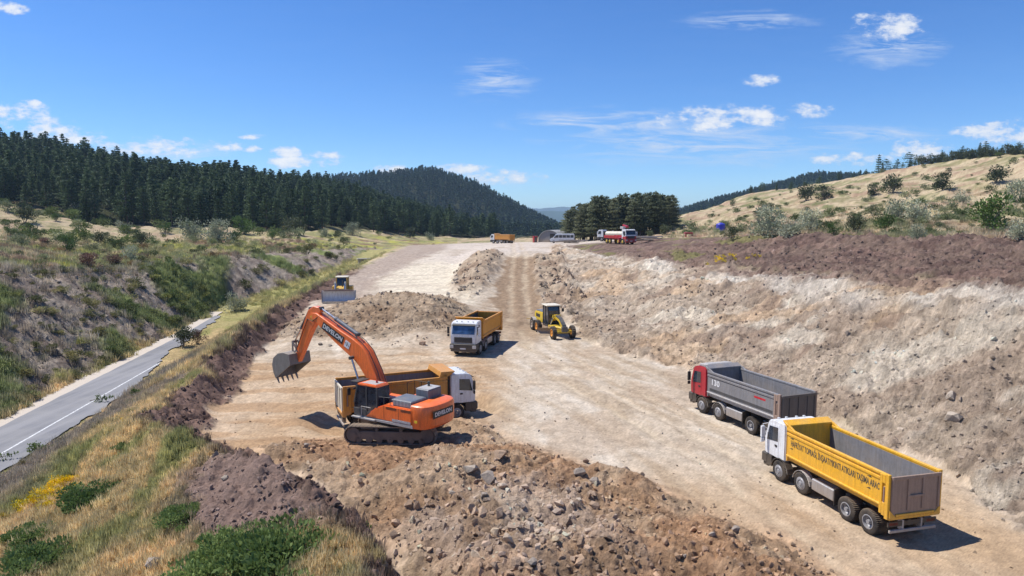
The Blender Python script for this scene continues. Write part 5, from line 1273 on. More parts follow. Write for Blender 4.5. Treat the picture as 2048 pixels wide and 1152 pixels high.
def cards(P, S, nrm, rg, asp=0.45, upw=0.0):
    """one small kite-shaped leaf per point: P centres, S sizes, nrm preferred directions (long axis)"""
    n = len(P)
    d = nrm / np.maximum(np.linalg.norm(nrm, axis=1, keepdims=True), 1e-6)
    r = rg.standard_normal((n, 3)) * (1 - 0.55 * (upw > 0)) + [0, 0, upw]; s = np.cross(d, r); s /= np.maximum(np.linalg.norm(s, axis=1, keepdims=True), 1e-6)
    S = S[:, None]
    v = np.stack([P - d * S * 0.5, P + s * S * asp * 0.5, P + d * S * 0.5, P - s * S * asp * 0.5], 1).reshape(-1, 3)
    return v, np.arange(4 * n).reshape(-1, 4)
def pine_mesh(seed, H, base=0.18, wid=0.24, n_br=85, n_leaf=16, leaf=0.75, flat_top=0.0):
    rg = np.random.default_rng(seed); P = []; Dn = []; S = []; tw = []
    lean = rg.normal(0, 0.012, 2) * H
    for k in range(n_br):
        nl = max(7, int(H * 0.75)); f = base + (1 - base) * (np.floor(rg.random() ** 0.85 * nl) + rg.normal(0.5, 0.16)) / nl; f = min(max(f, base * 0.8), 0.99)
        prof = (1 - f) ** (0.85 - 0.3 * flat_top) * (0.55 + 0.45 * sstep(base, base + 0.18, f)) + 0.05 + flat_top * 0.5 * sstep(0.4, 0.8, f) * (1 - f)
        a = rg.random() * 6.283; L_ = wid * H * prof * rg.uniform(0.55, 1.2)
        z = f * H; up = 0.25 - 0.35 * (1 - f)
        m = max(4, int(n_leaf * (0.5 + L_ / (wid * H))))
        q = rg.random(m) ** 0.6
        c = np.stack([np.cos(a) * L_ * q, np.sin(a) * L_ * q, z + up * L_ * q], 1) + rg.normal(0, 0.030 * H * (0.5 + prof), (m, 3)) * [1, 1, 0.32]
        c[:, :2] += lean * f
        P.append(c); S.append(leaf * rg.uniform(0.6, 1.3, m)); Dn.append(np.stack([np.cos(a) + rg.normal(0, .6, m), np.sin(a) + rg.normal(0, .6, m), 0.35 + rg.normal(0, .35, m)], 1))
    P.append(np.stack([rg.normal(0, .1, 10) + lean[0], rg.normal(0, .1, 10) + lean[1], H * (0.94 + 0.07 * rg.random(10))], 1)); S.append(np.full(10, leaf * 0.7)); Dn.append(np.tile([0, 0, 1.0], (10, 1)) + rg.normal(0, .3, (10, 3)))
    P = np.concatenate(P); v, f = cards(P, np.concatenate(S), np.concatenate(Dn), rg, 0.6, 1.0)
    return quick_mesh('pine_crown', v, f, smooth=False)
def trunk_mesh(H, r, seed, limbs=5):
    rg = random.Random(seed); b = B()
    b.tube([(0, 0, -0.5), (0.02 * H * rg.uniform(-1, 1), 0, H * 0.35), (0.02 * H * rg.uniform(-1, 1), 0.01 * H, H * 0.7), (0, 0, H * 0.96)], [r * 1.25, r * 0.85, r * 0.5, r * 0.1], 7)
    for k in range(limbs):
        z = H * (0.3 + 0.5 * k / limbs); a = rg.uniform(0, 6.28); l = H * 0.16 * rg.uniform(.6, 1.2)
        b.tube([(0, 0, z), (math.cos(a) * l, math.sin(a) * l, z + l * 0.2)], [r * 0.3, r * 0.08], 5)
    o = b.build('trunk', M_BARK); me = o.data; bpy.data.objects.remove(o); return me
def shrub_mesh(seed, w, h, n=900, leaf=0.16, lumps=9, low=False, up=0.6):
    rg = np.random.default_rng(seed)
    C = np.stack([rg.normal(0, 0.22 if not low else 0.33, lumps) * w * 0.8, rg.normal(0, 0.22 if not low else 0.33, lumps) * w * 0.8, h * rg.uniform(0.16, 0.78, lumps)], 1)
    if low: C[:, 2] = h * rg.uniform(0.15, 0.55, lumps) * (1 - 0.5 * (np.hypot(C[:, 0], C[:, 1]) / w) ** 2)
    Rr = rg.uniform(0.22, 0.42, lumps) * min(w, h * 1.6)
    k = rg.integers(0, lumps, n); d = rg.standard_normal((n, 3)); d /= np.linalg.norm(d, axis=1, keepdims=True)
    P = C[k] + d * (Rr[k] * rg.random(n) ** 0.35)[:, None] * [1, 1, 0.8 if not low else 0.5]
    ok = P[:, 2] > -0.02 * h; P = P[ok]; d = d[ok]
    v, f = cards(P, leaf * rg.uniform(0.6, 1.5, len(P)), d + [0, 0, up] + rg.normal(0, .4, d.shape), rg, 0.55, 0.5)
    return quick_mesh('shrub_crown', v, f, smooth=False)
def stems_mesh(seed, w, h, n=7, r=0.03):
    rg = random.Random(seed); b = B()
    for k in range(n):
        a = rg.uniform(0, 6.28); l = rg.uniform(.2, .42) * w
        b.tube([(0, 0, -0.15), (math.cos(a) * l * 0.4, math.sin(a) * l * 0.4, h * 0.35), (math.cos(a) * l, math.sin(a) * l, h * rg.uniform(.6, .85))], [r, r * 0.7, r * 0.25], 5)
    o = b.build('stem', M_TWIG); me = o.data; bpy.data.objects.remove(o); return me
def with_mat(me, m): me.materials.append(m); return me
PINES = [(with_mat(pine_mesh(20 + k, 18, 0.07 + 0.05 * (k % 3), 0.25 + 0.035 * (k % 3), 120, 18, 0.8, 0.6 * (k % 2)), ML['pine']), trunk_mesh(18, 0.26, k)) for k in range(5)]
SPRUCE = [(with_mat(pine_mesh(70 + k, 12, 0.02, 0.24 + 0.12 * k, 110, 16, 0.62, 0.5 * k), ML['pine']), trunk_mesh(12, 0.16, 70 + k)) for k in range(3)]
GROVE = [(with_mat(pine_mesh(40 + k, 13, 0.13, 0.30, 130, 16, 0.62, 0.8), ML['grove']), trunk_mesh(13, 0.17, 50 + k)) for k in range(3)]
FARP = [with_mat(pine_mesh(60 + k, 17, 0.05, 0.24, 40, 6, 1.9), ML['far']) for k in range(3)]
def plant(name, label, cat, group, pos, kinds, scale, rot=None, sz=1.0):
    cr, tr = kinds; o = bpy.data.objects.new(name, None); COL.objects.link(o)
    o.location = pos; o.rotation_euler = (0, 0, random.uniform(0, 6.28) if rot is None else rot); o.scale = (scale, scale, scale * sz); tag(o, label, cat, group)
    link('crown', cr, o); link('trunk' if name.endswith('tree') else 'stem', tr, o)
    return o
# ------------------------------------------------------------------ instances for what nobody could count
def scatter(name, pts, scl, rot, idx, protos, label, tint=None):
    pc = bpy.data.collections.new(name + '_pieces')
    for k, me in enumerate(protos): pc.objects.link(bpy.data.objects.new('%s_piece_%02d' % (name, k), me))
    me = bpy.data.meshes.new(name); me.vertices.add(len(pts)); me.vertices.foreach_set('co', np.asarray(pts, np.float32).ravel())
    for nm_, ty, dat in (('scl', 'FLOAT_VECTOR', scl), ('rot', 'FLOAT_VECTOR', rot)):
        a = me.attributes.new(nm_, ty, 'POINT'); a.data.foreach_set('vector', np.asarray(dat, np.float32).ravel())
    a = me.attributes.new('idx', 'INT', 'POINT'); a.data.foreach_set('value', np.asarray(idx, np.int32))
    if tint is not None:
        a = me.attributes.new('tint', 'FLOAT_COLOR', 'POINT'); a.data.foreach_set('color', np.concatenate([tint, np.ones((len(tint), 1))], 1).astype(np.float32).ravel())
    o = link(name, me); tag(o, label, kind='stuff')
    g = bpy.data.node_groups.new(name + '_nodes', 'GeometryNodeTree')
    g.interface.new_socket('Geometry', in_out='INPUT', socket_type='NodeSocketGeometry'); g.interface.new_socket('Geometry', in_out='OUTPUT', socket_type='NodeSocketGeometry')
    gi = g.nodes.new('NodeGroupInput'); go = g.nodes.new('NodeGroupOutput')
    ip = g.nodes.new('GeometryNodeInstanceOnPoints'); ci = g.nodes.new('GeometryNodeCollectionInfo')
    ci.inputs['Collection'].default_value = pc; ci.inputs['Separate Children'].default_value = True; ci.inputs['Reset Children'].default_value = True
    def na(nm_, ty):
        n = g.nodes.new('GeometryNodeInputNamedAttribute'); n.data_type = ty; n.inputs['Name'].default_value = nm_; return n.outputs[0]
    er = g.nodes.new('FunctionNodeEulerToRotation'); ln = g.links.new
    ln(na('rot', 'FLOAT_VECTOR'), er.inputs[0]); ln(gi.outputs[0], ip.inputs['Points']); ln(ci.outputs[0], ip.inputs['Instance'])
    ip.inputs['Pick Instance'].default_value = True
    ln(na('idx', 'INT'), ip.inputs['Instance Index']); ln(er.outputs[0], ip.inputs['Rotation']); ln(na('scl', 'FLOAT_VECTOR'), ip.inputs['Scale'])
    ln(ip.outputs[0], go.inputs[0])
    md_ = o.modifiers.new('scatter', 'NODES'); md_.node_group = g
    return o
RG = np.random.default_rng(77)
def spread(n, sp, u0, u1, y0, y1, ok):
    """random points with a least spacing, kept where ok(x, y)"""
    u = RG.uniform(u0, u1, n * 6); y = np.sqrt(RG.uniform(y0 ** 2, y1 ** 2, n * 6)); x = u * y
    k = ok(x, y); x = x[k]; y = y[k]; cell = {}; X = []; Yv = []
    for a, c in zip(x, y):
        key = (int(a // sp), int(c // sp))
        if key in cell: continue
        cell[key] = 1; X.append(a); Yv.append(c)
        if len(X) >= n: break
    return np.array(X), np.array(Yv)
def p1(u): return col_interp(u, 1)[0]
def p2(u): return col_interp(u, 2)[0]
# forest on the left hills: the nearest trees one by one, the rest as a mass
fx, fy = spread(3300, 4.5, -0.98, -0.09, 200, 760, lambda x, y: (y > p1(x / y) * (1.0 + 0.05 * gnoise(x * 0.05, y * 0.05, 9))) & (y < p2(x / y) * 1.25))
in_fr = np.abs(fx / fy) < 0.78
order = np.argsort(np.where(in_fr, fy / np.maximum(p1(fx / fy), 1), 9)); zf = gz(fx, fy)
kk = 0
for i in order[:185]:
    px = 1024 + FPX * fx[i] / fy[i]
    lab, gr = (('dark green pine at the front of the forest on the left edge', 'pines at the left forest edge') if px < 330 else ('dark pine in the forest front above the grassy meadow', 'pines above the meadow') if px < 640 else ('dark pine in the low forest front before the conical hill', 'pines before the conical hill'))
    plant('pine_tree', lab, 'pine tree', gr, (fx[i], fy[i], zf[i] - 0.2), PINES[kk % 5], RG.uniform(0.45, 0.95), sz=RG.uniform(0.95, 1.2)); kk += 1
r_ = order[185:]
n_r = len(r_)
s1 = RG.uniform(0.5, 1.0, n_r)
scatter('forest', np.stack([fx[r_], fy[r_], zf[r_] - 0.3], 1), np.stack([s1, s1, s1 * RG.uniform(.95, 1.15, n_r)], 1), np.stack([0 * s1, 0 * s1, RG.uniform(0, 6.28, n_r)], 1), RG.integers(0, 5, n_r), [p[0] for p in PINES], 'dark pine forest covering the left hillside')
hx, hy = spread(7500, 6.2, -0.62, 0.10, 700, 1420, lambda x, y: (x / y < 0.085) & (y > 740))
n_r = len(hx); s1 = RG.uniform(0.7, 1.1, n_r)
scatter('hill_forest', np.stack([hx, hy, gz(hx, hy) - 0.3], 1), np.stack([s1, s1, s1], 1), np.stack([0 * s1, 0 * s1, RG.uniform(0, 6.28, n_r)], 1), RG.integers(0, 3, n_r), FARP, 'bluish green conifer forest on the distant conical hill')
hx, hy = spread(2600, 7.5, 0.2, 0.62, 1150, 1600, lambda x, y: y > 1100)
n_r = len(hx); s1 = RG.uniform(0.6, 0.95, n_r)
scatter('ridge_forest', np.stack([hx, hy, gz(hx, hy) - 0.3], 1), np.stack([s1, s1, s1], 1), np.stack([0 * s1, 0 * s1, RG.uniform(0, 6.28, n_r)], 1), RG.integers(0, 3, n_r), FARP, 'dark wooded ridge behind the right hillside')
# conifers beyond the haul road valley
hx, hy = spread(420, 7, -0.30, -0.02, 330, 720, lambda x, y: (y > p1(x / y) * 1.04) & (x / y > -0.22))
n_r = len(hx); s1 = RG.uniform(0.6, 0.95, n_r)
scatter('valley_forest', np.stack([hx, hy, gz(hx, hy) - 0.3], 1), np.stack([s1, s1, s1], 1), np.stack([0 * s1, 0 * s1, RG.uniform(0, 6.28, n_r)], 1), RG.integers(0, 5, n_r), [p[0] for p in PINES], 'dark conifers in the valley below the conical hill')
# the pine grove in the middle
gxx, gyy = spread(110, 2.0, 0.078, 0.236, 205, 250, lambda x, y: (y > 208 + 10 * np.abs(x / y - 0.15) / 0.08 * 1.0))
for i in range(len(gxx)):
    lab = ('brownish olive pine at the front of the dense grove behind the crane truck', 'pines at the front of the grove') if gyy[i] < 228 else ('brownish olive pine inside the dense grove behind the crane truck', 'pines inside the grove')
    e_ = abs(gxx[i] / gyy[i] - 0.15) / 0.08
    plant('pine_tree', lab[0], 'pine tree', lab[1], (gxx[i], gyy[i], float(gz(gxx[i], gyy[i])) - 0.2), GROVE[i % 3], RG.uniform(0.85, 1.05) * (1 - 0.18 * e_ ** 3), sz=1.05)
# conifers along the right skyline and on the slope
SKY = [(1497, 386, 16), (1520, 376, 18), (1548, 366, 15), (1578, 358, 17), (1602, 356, 12), (1632, 352, 14), (1670, 336, 16), (1748, 340, 36), (1763, 340, 28), (1785, 332, 24), (1808, 330, 30), (1822, 326, 22), (1852, 322, 22),
       (1872, 316, 24), (1890, 316, 20), (1912, 313, 24), (1930, 312, 16), (1946, 306, 26), (1957, 305, 28), (1972, 303, 18), (1990, 302, 20), (2006, 301, 18), (2022, 300, 22), (2040, 300, 24), (1450, 400, 11), (1470, 394, 12), (1425, 408, 10), (1400, 414, 9)]
SKY += [(px + RG.uniform(-9, 9), py, hp * RG.uniform(0.55, 0.9)) for (px, py, hp) in SKY] + [(px, 0, RG.uniform(8, 15)) for px in range(1700, 2046, 12)]
for (px, py, hp) in SKY:
    u = (px - 1024) / FPX; y = float(p2(u)) * 0.99; x = u * y
    hgt = hp / FPX * y
    plant('conifer_tree', 'dark conifer standing on the skyline of the right hillside' if px > 1690 else 'small dark conifer on the far lower skyline of the right hillside', 'conifer', 'conifers on the right skyline' if px > 1690 else 'conifers on the far right skyline',
          (x, y, float(gz(x, y)) - 0.3), SPRUCE[int(px // 3) % 3], hgt / 12 * 1.1)
ROUND = [(with_mat(shrub_mesh(80 + k, 5, 5, 1300, 0.42, 12), ML['dark']), stems_mesh(80 + k, 5, 5, 7, 0.09)) for k in range(2)]
for k, (px, py, hp, lab) in enumerate([(1612, 402, 36, 'dark bushy tree left of a pair on the right slope'), (1648, 400, 30, 'smaller dark bushy tree right of a pair on the right slope'), (1786, 386, 38, 'lone dark bushy tree midway up the right slope'), (1885, 380, 36, 'dark bushy tree with a gap below on the upper right slope'), (1992, 366, 36, 'dark bushy tree near the top right of the slope'), (1742, 392, 24, 'small rounded green bush below the lone slope tree'), (1330, 470, 22, 'grey green bush at the right end of the pine grove'), (758, 452, 34, 'dark bushy tree at the meadow end below the forest'), (592, 470, 40, 'dark conical bush standing alone on the small field')]):
    p = on_ground(px, py, 130, 600); plant('bushy_tree', lab, 'tree', 'dark bushy trees', p, ROUND[k % 2], hp / FPX * p.y / 5.0)
for k, px in enumerate(range(1836, 2046, 11)):
    u = (px + RG.uniform(-4, 4) - 1024) / FPX; y = float(p2(u)) * 0.985; x = u * y
    plant('bushy_tree', 'rounded dark tree in the row along the top right skyline', 'tree', 'rounded trees on the right skyline', (x, y, float(gz(x, y)) - 0.4), ROUND[k % 2], RG.uniform(10, 19) / FPX * y / 4.2)
# shrubs that can be told apart
SH = {k: [(with_mat(shrub_mesh(90 + 7 * j + len(k), 3.0, 3.0, 1500, 0.2, 11), ML[k]), stems_mesh(j, 3, 3, 9, 0.035)) for j in range(2)] for k in ('silver', 'green', 'dark', 'redb')}
LOWS = [(with_mat(shrub_mesh(120 + j, 3.2, 1.3, 7500, 0.17, 34, True, 0.7), ML['juniper']), stems_mesh(5 + j, 3, 0.9, 9, 0.03)) for j in range(3)]
SHR = [(1530, 472, 60, 'silver', 'tall silvery shrub at the foot of the right hillside, left of two'), (1575, 474, 46, 'silver', 'spreading silvery shrub beside the tall one behind the topsoil bank'), (1618, 462, 44, 'silver', 'small silvery shrub on the dry grass right of a spreading shrub'), (1465, 480, 28, 'dark', 'dark low shrub right of the blue tank'),
       (1712, 468, 40, 'dark', 'dark leafy shrub in the hedge behind the topsoil bank'), (1668, 470, 24, 'green', 'bright green low shrub in the hedge behind the topsoil bank'), (1770, 462, 40, 'green', 'bright green wide shrub on the dry grass'), (1835, 446, 54, 'silver', 'large silvery shrub in the middle of the right slope'), (1790, 440, 40, 'silver', 'silvery shrub left of the large one on the right slope'),
       (1978, 462, 74, 'green', 'large dark green bush near the right edge'), (2035, 410, 50, 'silver', 'silvery shrub cut off by the right picture edge'), (2040, 476, 46, 'silver', 'low silvery shrub at the right edge beside the topsoil'), (1835, 478, 30, 'silver', 'low silvery shrub just behind the topsoil bank'), (1925, 408, 30, 'silver', 'pale shrub high on the right slope'), (1300, 476, 16, 'dark', 'small dark shrub between grove and topsoil bank'),
       (384, 480, 48, 'silver', 'tall silvery shrub on the left meadow before the forest'), (437, 484, 46, 'silver', 'rounded silvery shrub right of the tall one on the meadow'), (490, 470, 38, 'green', 'fresh green tree-like shrub at the forest edge'), (50, 446, 38, 'dark', 'wide dark shrub on the dry meadow at far left'), (140, 503, 34, 'green', 'rounded green shrub near the embankment crest'), (200, 490, 28, 'dark', 'small dark shrub on the dry meadow'),
       (165, 440, 34, 'silver', 'silvery sapling at the forest edge on the left'), (283, 492, 30, 'dark', 'dark shrub amid grey scrub near the crest'), (248, 466, 26, 'silver', 'little silvery shrub in the middle of the meadow'), (205, 448, 20, 'green', 'yellow green low shrub before the forest'), (330, 466, 22, 'green', 'bright green shrub below the forest'), (262, 525, 34, 'silver', 'loose grey shrub near the crest'), (180, 540, 36, 'redb', 'reddish withered bush on the crest of the embankment'), (228, 536, 30, 'redb', 'second reddish withered bush beside the first on the crest'), (90, 492, 18, 'redb', 'low reddish withered bush on the left meadow'),
       (705, 470, 26, 'silver', 'grey shrub at the end of the meadow'), (820, 476, 22, 'dark', 'small dark shrub by the far embankment'), (650, 474, 18, 'silver', 'small grey shrub near the far embankment crest'), (860, 480, 18, 'silver', 'grey shrub beside the far haul road'), (545, 478, 20, 'green', 'small green shrub on the meadow below the field'), (20, 470, 18, 'green', 'thin sapling at the far left edge of the meadow'), (112, 442, 18, 'green', 'low green shrub below the forest at left'), (470, 622, 40, 'silver', 'thin grey sapling on the pit rim beside the road'), (366, 694, 44, 'dark', 'sparse dark bush on the verge right of the road'), (395, 688, 30, 'redb', 'sparse reddish bush on the verge beside the dark one')]
for k, (px, py, hp, kd, lab) in enumerate(SHR):
    p = on_ground(px, py, 40, 500); s = hp / FPX * p.y / 2.75
    plant('shrub', lab, 'shrub', 'shrubs on the slopes', p - Vector((0, 0, 0.1)), SH[kd][k % 2], s)
for k, (px, py, wp, lab) in enumerate([(185, 1000, 120, 'large dark green juniper mound on the grassy strip'), (368, 1034, 88, 'small juniper mound beside the purple earth'), (490, 1084, 130, 'juniper mound between the purple earth and the turf'), (570, 1118, 230, 'wide juniper mat at the rim near the bottom edge'), (95, 1128, 150, 'juniper mat at the bottom left corner'), (62, 1074, 84, 'flat juniper patch below the yellow flowers'), (250, 890, 34, 'tiny juniper tuft on the verge near the rim'), (440, 1140, 150, 'juniper mat at the bottom edge beside the grey stones')]):
    p = on_ground(px, py, 17, 80); plant('juniper_shrub', lab, 'juniper', 'juniper mounds in the foreground', p - Vector((0, 0, 0.12)), LOWS[k % 3], wp / FPX * p.y / 3.3)
# cut pine boughs beside the road
bough = pine_mesh(150, 2.6, 0.05, 0.28, 40, 9, 0.22); bough.materials.append(ML['juniper']); btr = trunk_mesh(2.6, 0.04, 9, 4)
for (px, py, wp, lab) in [(200, 806, 40, 'cut pine bough lying at the asphalt edge'), (76, 905, 54, 'cut pine bough lying below the road at left'), (8, 925, 40, 'cut pine bough at the left picture edge'), (275, 790, 30, 'withered bough on the dirt beside the road')]:
    p = on_ground(px, py, 25, 80); o = plant('pine_bough', lab, 'branch', 'cut boughs along the road', p + Vector((-0.5, 0, 0.25)), (bough, btr), wp / FPX * p.y / 2.6, rot=0); o.rotation_euler = (0, R(80), RG.uniform(-0.6, 0.6))

# ------------------------------------------------------------------ stones
def stone_mesh(seed, n=26):
    rg = np.random.default_rng(seed); p = rg.standard_normal((n, 3)); p /= np.linalg.norm(p, axis=1, keepdims=True); p *= rg.uniform(0.82, 1.0, (n, 1)); p *= [1.0, rg.uniform(.65, .95), rg.uniform(.5, .8)]
    bm = bmesh.new()
    for q_ in p: bm.verts.new(q_)
    r = bmesh.ops.convex_hull(bm, input=bm.verts); bmesh.ops.delete(bm, geom=[g for g in bm.verts if not g.link_faces], context='VERTS')
    me = bpy.data.meshes.new('stone'); bm.to_mesh(me); bm.free(); return me
def stone_mat(name, tint, c=(1, 1, 1)):
    m, t, b = new_mat(name); v = tcoord(t); n1 = tnoise(t, 1.6, 6, 0.65, v); n2 = tnoise(t, 7, 5, 0.65, v)
    base = tmix(t, tmap(t, n1, 0.3, 0.7), [x * 0.8 for x in c], [x * 1.15 for x in c])
    if tint:
        a = t.nodes.new('ShaderNodeAttribute'); a.attribute_type = 'INSTANCER'; a.attribute_name = 'tint'; base = tmix(t, 1.0, base, a.outputs[0], 'MULTIPLY')
    t.links.new(base, b.inputs['Base Color']); b.inputs['Roughness'].default_value = 0.92; b.inputs['Specular IOR Level'].default_value = 0.15
    bump(t, n2, 0.6, 0.15, b); return m
MS_T = stone_mat('loose_stone', True)
STN = [with_mat(stone_mesh(k, 9 + k), MS_T) for k in range(8)]
def pick(n, mask, ymax, ymin=14):
    w = (mask * (YY < ymax) * (YY > ymin) * (np.abs(UU) < 0.85)).ravel().astype(float); w /= w.sum()
    k = RG.choice(len(w), n, p=w); i, j = np.unravel_index(k, XX.shape)
    u = UC[j] + RG.uniform(-1, 1, n) * 0.002; y = YR[i] * (1 + RG.uniform(-1, 1, n) * 0.003)
    return u * y, y, CC[i, j]
PTS = []; SCL = []; TNT = []
for (n, mask, ymax, smin, smax, pw) in ((9000, m_heap, 45, 0.015, 0.24, 5.5), (420, m_heap * L(0.3, 0.7, gry), 40, 0.05, 0.38, 2.6), (1300, m_fill, 95, 0.04, 0.26, 3.2), (1600, m_rim, 90, 0.04, 0.28, 2.6), (3600, m_cut, 110, 0.03, 0.24, 3.2), (1600, m_top, 110, 0.04, 0.28, 3.0), (420, np.clip(m_berm + m_rr, 0, 1), 125, 0.08, 0.42, 2.4), (1100, m_floor * (YY < 62), 70, 0.02, 0.12, 3.5), (420, purple * m_strip, 36, 0.04, 0.2, 2.6), (800, m_emb, 140, 0.06, 0.3, 2.5), (300, m_strip, 60, 0.05, 0.2, 2)):
    x, y, c = pick(n, mask, ymax); s = smin + (smax - smin) * RG.random(n) ** pw
    s *= np.clip(y / 60, 0.85, 1.3)
    keep = np.ones(n, bool)
    for (fx_, fy_, fr, fz_) in FLATS: keep &= ~((np.hypot(x - fx_, y - fy_) < fr) & (s > 0.1))
    x, y, c, s = x[keep], y[keep], c[keep], s[keep]; n = len(x)
    PTS.append(np.stack([x, y, gz(x, y) + s * 0.12], 1)); SCL.append(s[:, None] * RG.uniform(0.75, 1.25, (n, 3)))
    g_ = RG.random((n, 1)); grey = c.mean(1, keepdims=True) * [1.06, 1.0, 0.94]
    TNT.append(np.clip((c * (1 - 0.22 * g_) + grey * 0.22 * g_) * RG.uniform(0.75, 1.25, (n, 1)) * (1.12 if mask is m_heap or n < 2500 else 0.9), 0.03, 0.6))
PTS = np.concatenate(PTS); SCL = np.concatenate(SCL); TNT = np.concatenate(TNT); n = len(PTS)
scatter('loose_stones', PTS, SCL, RG.uniform(0, 6.28, (n, 3)), RG.integers(0, 8, n), STN, 'countless loose stones and clods over the heaps and slopes', TNT)
# boulders that can be picked out
MB_ = {'grey': stone_mat('grey_boulder', False, (0.34, 0.28, 0.225)), 'pale': stone_mat('pale_boulder', False, (0.43, 0.355, 0.275)), 'tan': stone_mat('tan_boulder', False, (0.40, 0.28, 0.19)), 'brown': stone_mat('brown_boulder', False, (0.26, 0.18, 0.13))}
BLD = [(978, 962, 42, 'grey', 'large grey boulder near the crest of the foreground rubble'), (938, 945, 40, 'pale', 'pale boulder left of the large grey one on the rubble'), (1000, 918, 46, 'tan', 'long tan boulder lying on the rubble crest'), (1160, 950, 34, 'grey', 'grey boulder in the shaded hollow at right of the rubble'), (1190, 966, 28, 'grey', 'smaller grey boulder beside the hollow on the rubble'), (1172, 926, 20, 'brown', 'dark brown boulder above the hollow on the rubble'), (985, 938, 24, 'tan', 'yellowish boulder below the long tan one'),
       (968, 996, 30, 'grey', 'grey boulder low in the middle of the rubble'), (905, 990, 20, 'pale', 'small pale boulder left in the grey rubble'), (1190, 1016, 30, 'tan', 'tan boulder on the right flank of the rubble'), (1062, 1046, 24, 'grey', 'grey boulder standing in the lower rubble'), (1065, 1128, 30, 'grey', 'grey boulder at the bottom edge of the rubble'), (770, 1135, 22, 'tan', 'tan boulder in the shaded hollow at the bottom edge'), (735, 1010, 18, 'brown', 'dark brown boulder at the left foot of the rubble'),
       (720, 965, 18, 'brown', 'brown boulder among the clods below the excavator'), (612, 893, 16, 'grey', 'small grey boulder left of the excavator tracks'), (1472, 1062, 24, 'grey', 'pale grey boulder on the floor left of the yellow truck'), (1425, 1072, 18, 'pale', 'small pale boulder beside the grey one on the floor'), (1904, 798, 36, 'pale', 'pale boulder on the cut slope, upper of two'), (1908, 842, 42, 'pale', 'pale boulder on the cut slope, lower of two'),
       (845, 690, 20, 'tan', 'brown boulder at the foot of the spoil mound'), (640, 690, 14, 'grey', 'grey boulder at the spoil mound foot behind the boom'), (660, 693, 12, 'pale', 'small pale boulder at the spoil mound foot behind the boom'), (1370, 1115, 16, 'pale', 'flat pale boulder near the bottom edge of the pit floor'), (450, 960, 22, 'pale', 'pale boulder on the purple earth'), (310, 1140, 60, 'grey', 'heap-like grey outcrop at the bottom edge'), (370, 1146, 44, 'grey', 'second grey outcrop at the bottom edge'), (330, 1075, 26, 'grey', 'grey stone in the dry grass left of the juniper')]
BME = [stone_mesh(200 + k, 13 + k) for k in range(5)]
for k, (px, py, wp, kd, lab) in enumerate(BLD):
    p = on_ground(px, py, 15, 100); s = wp / FPX * p.y / 1.9
    me = BME[k % 5].copy(); me.materials.append(MB_[kd]); o = link('boulder', me); o.location = p + Vector((0, 0.2 * s, s * 0.28)); o.scale = (s, s * 0.9, s * 0.85); o.rotation_euler = (RG.uniform(-.3, .3), RG.uniform(-.3, .3), RG.uniform(0, 6.28))
    tag(o, lab, 'boulder', 'boulders')

# ------------------------------------------------------------------ grass, scrub and flowers
def tuft_mesh(seed, n, h, w):
    rg = np.random.default_rng(seed); V = []; F = []
    for k in range(n):
        a = rg.random() * 6.28; r0 = w * rg.random() ** 0.5; x, y = r0 * math.cos(a), r0 * math.sin(a); b_ = rg.random() * 6.28; l = h * rg.uniform(.5, 1.1); bw = 0.016 * h / 0.4
        dx, dy = math.cos(b_) * l * 0.35, math.sin(b_) * l * 0.35; px, py = -math.sin(b_) * bw, math.cos(b_) * bw
        i = len(V); V += [(x - px, y - py, -0.03), (x + px, y + py, -0.03), (x + dx * .5 + px * .7, y + dy * .5 + py * .7, l * 0.6), (x + dx, y + dy, l)]; F.append((i, i + 1, i + 2, i + 3))
    return with_mat(quick_mesh('tuft', np.array(V), np.array(F), smooth=False), ML['grass'])
TUF = [tuft_mesh(k, 26, 0.42, 0.22) for k in range(4)]
no_road = ((XX < XL(YY) - 4.9) | (XX > XL(YY) + 2.3) | (YY > 112))
PTS = []; SCL = []; TNT = []
for (n, mask, ymax, s0, s1_) in ((13000, m_strip * (1 - purple) * no_road, 75, 0.4, 1.1), (5000, (m_strip + m_cor) * no_road * (YY > 55), 170, 0.8, 1.8), (5000, m_emb * (0.05 + gpatch), 140, 0.9, 2.0), (5500, nm * (YY < 210), 210, 1.0, 2.2), (5000, (UU > 0.22) * (YY / Y0u > 1.05), 230, 0.9, 2.2)):
    x, y, c = pick(n, mask, ymax); s = RG.uniform(s0, s1_, n)
    PTS.append(np.stack([x, y, gz(x, y)], 1)); SCL.append(np.stack([s, s, s * RG.uniform(.7, 1.3, n)], 1)); cg = c.mean(1, keepdims=True); TNT.append(np.clip((c * 0.8 + cg * 0.2) * RG.uniform(0.85, 1.45, (n, 1)), 0.02, 0.75))
PTS = np.concatenate(PTS); SCL = np.concatenate(SCL); TNT = np.concatenate(TNT); n = len(PTS)
scatter('grass', PTS, SCL, np.stack([0 * SCL[:, 0], 0 * SCL[:, 0], RG.uniform(0, 6.28, n)], 1), RG.integers(0, 4, n), TUF, 'dry and green grass on the verge, embankment and meadows', TNT)
SCB = [with_mat(shrub_mesh(170 + k, 1.6, 1.1, 420, 0.16, 8), ML['scrub']) for k in range(3)]
PTS = []; SCL = []; TNT = []
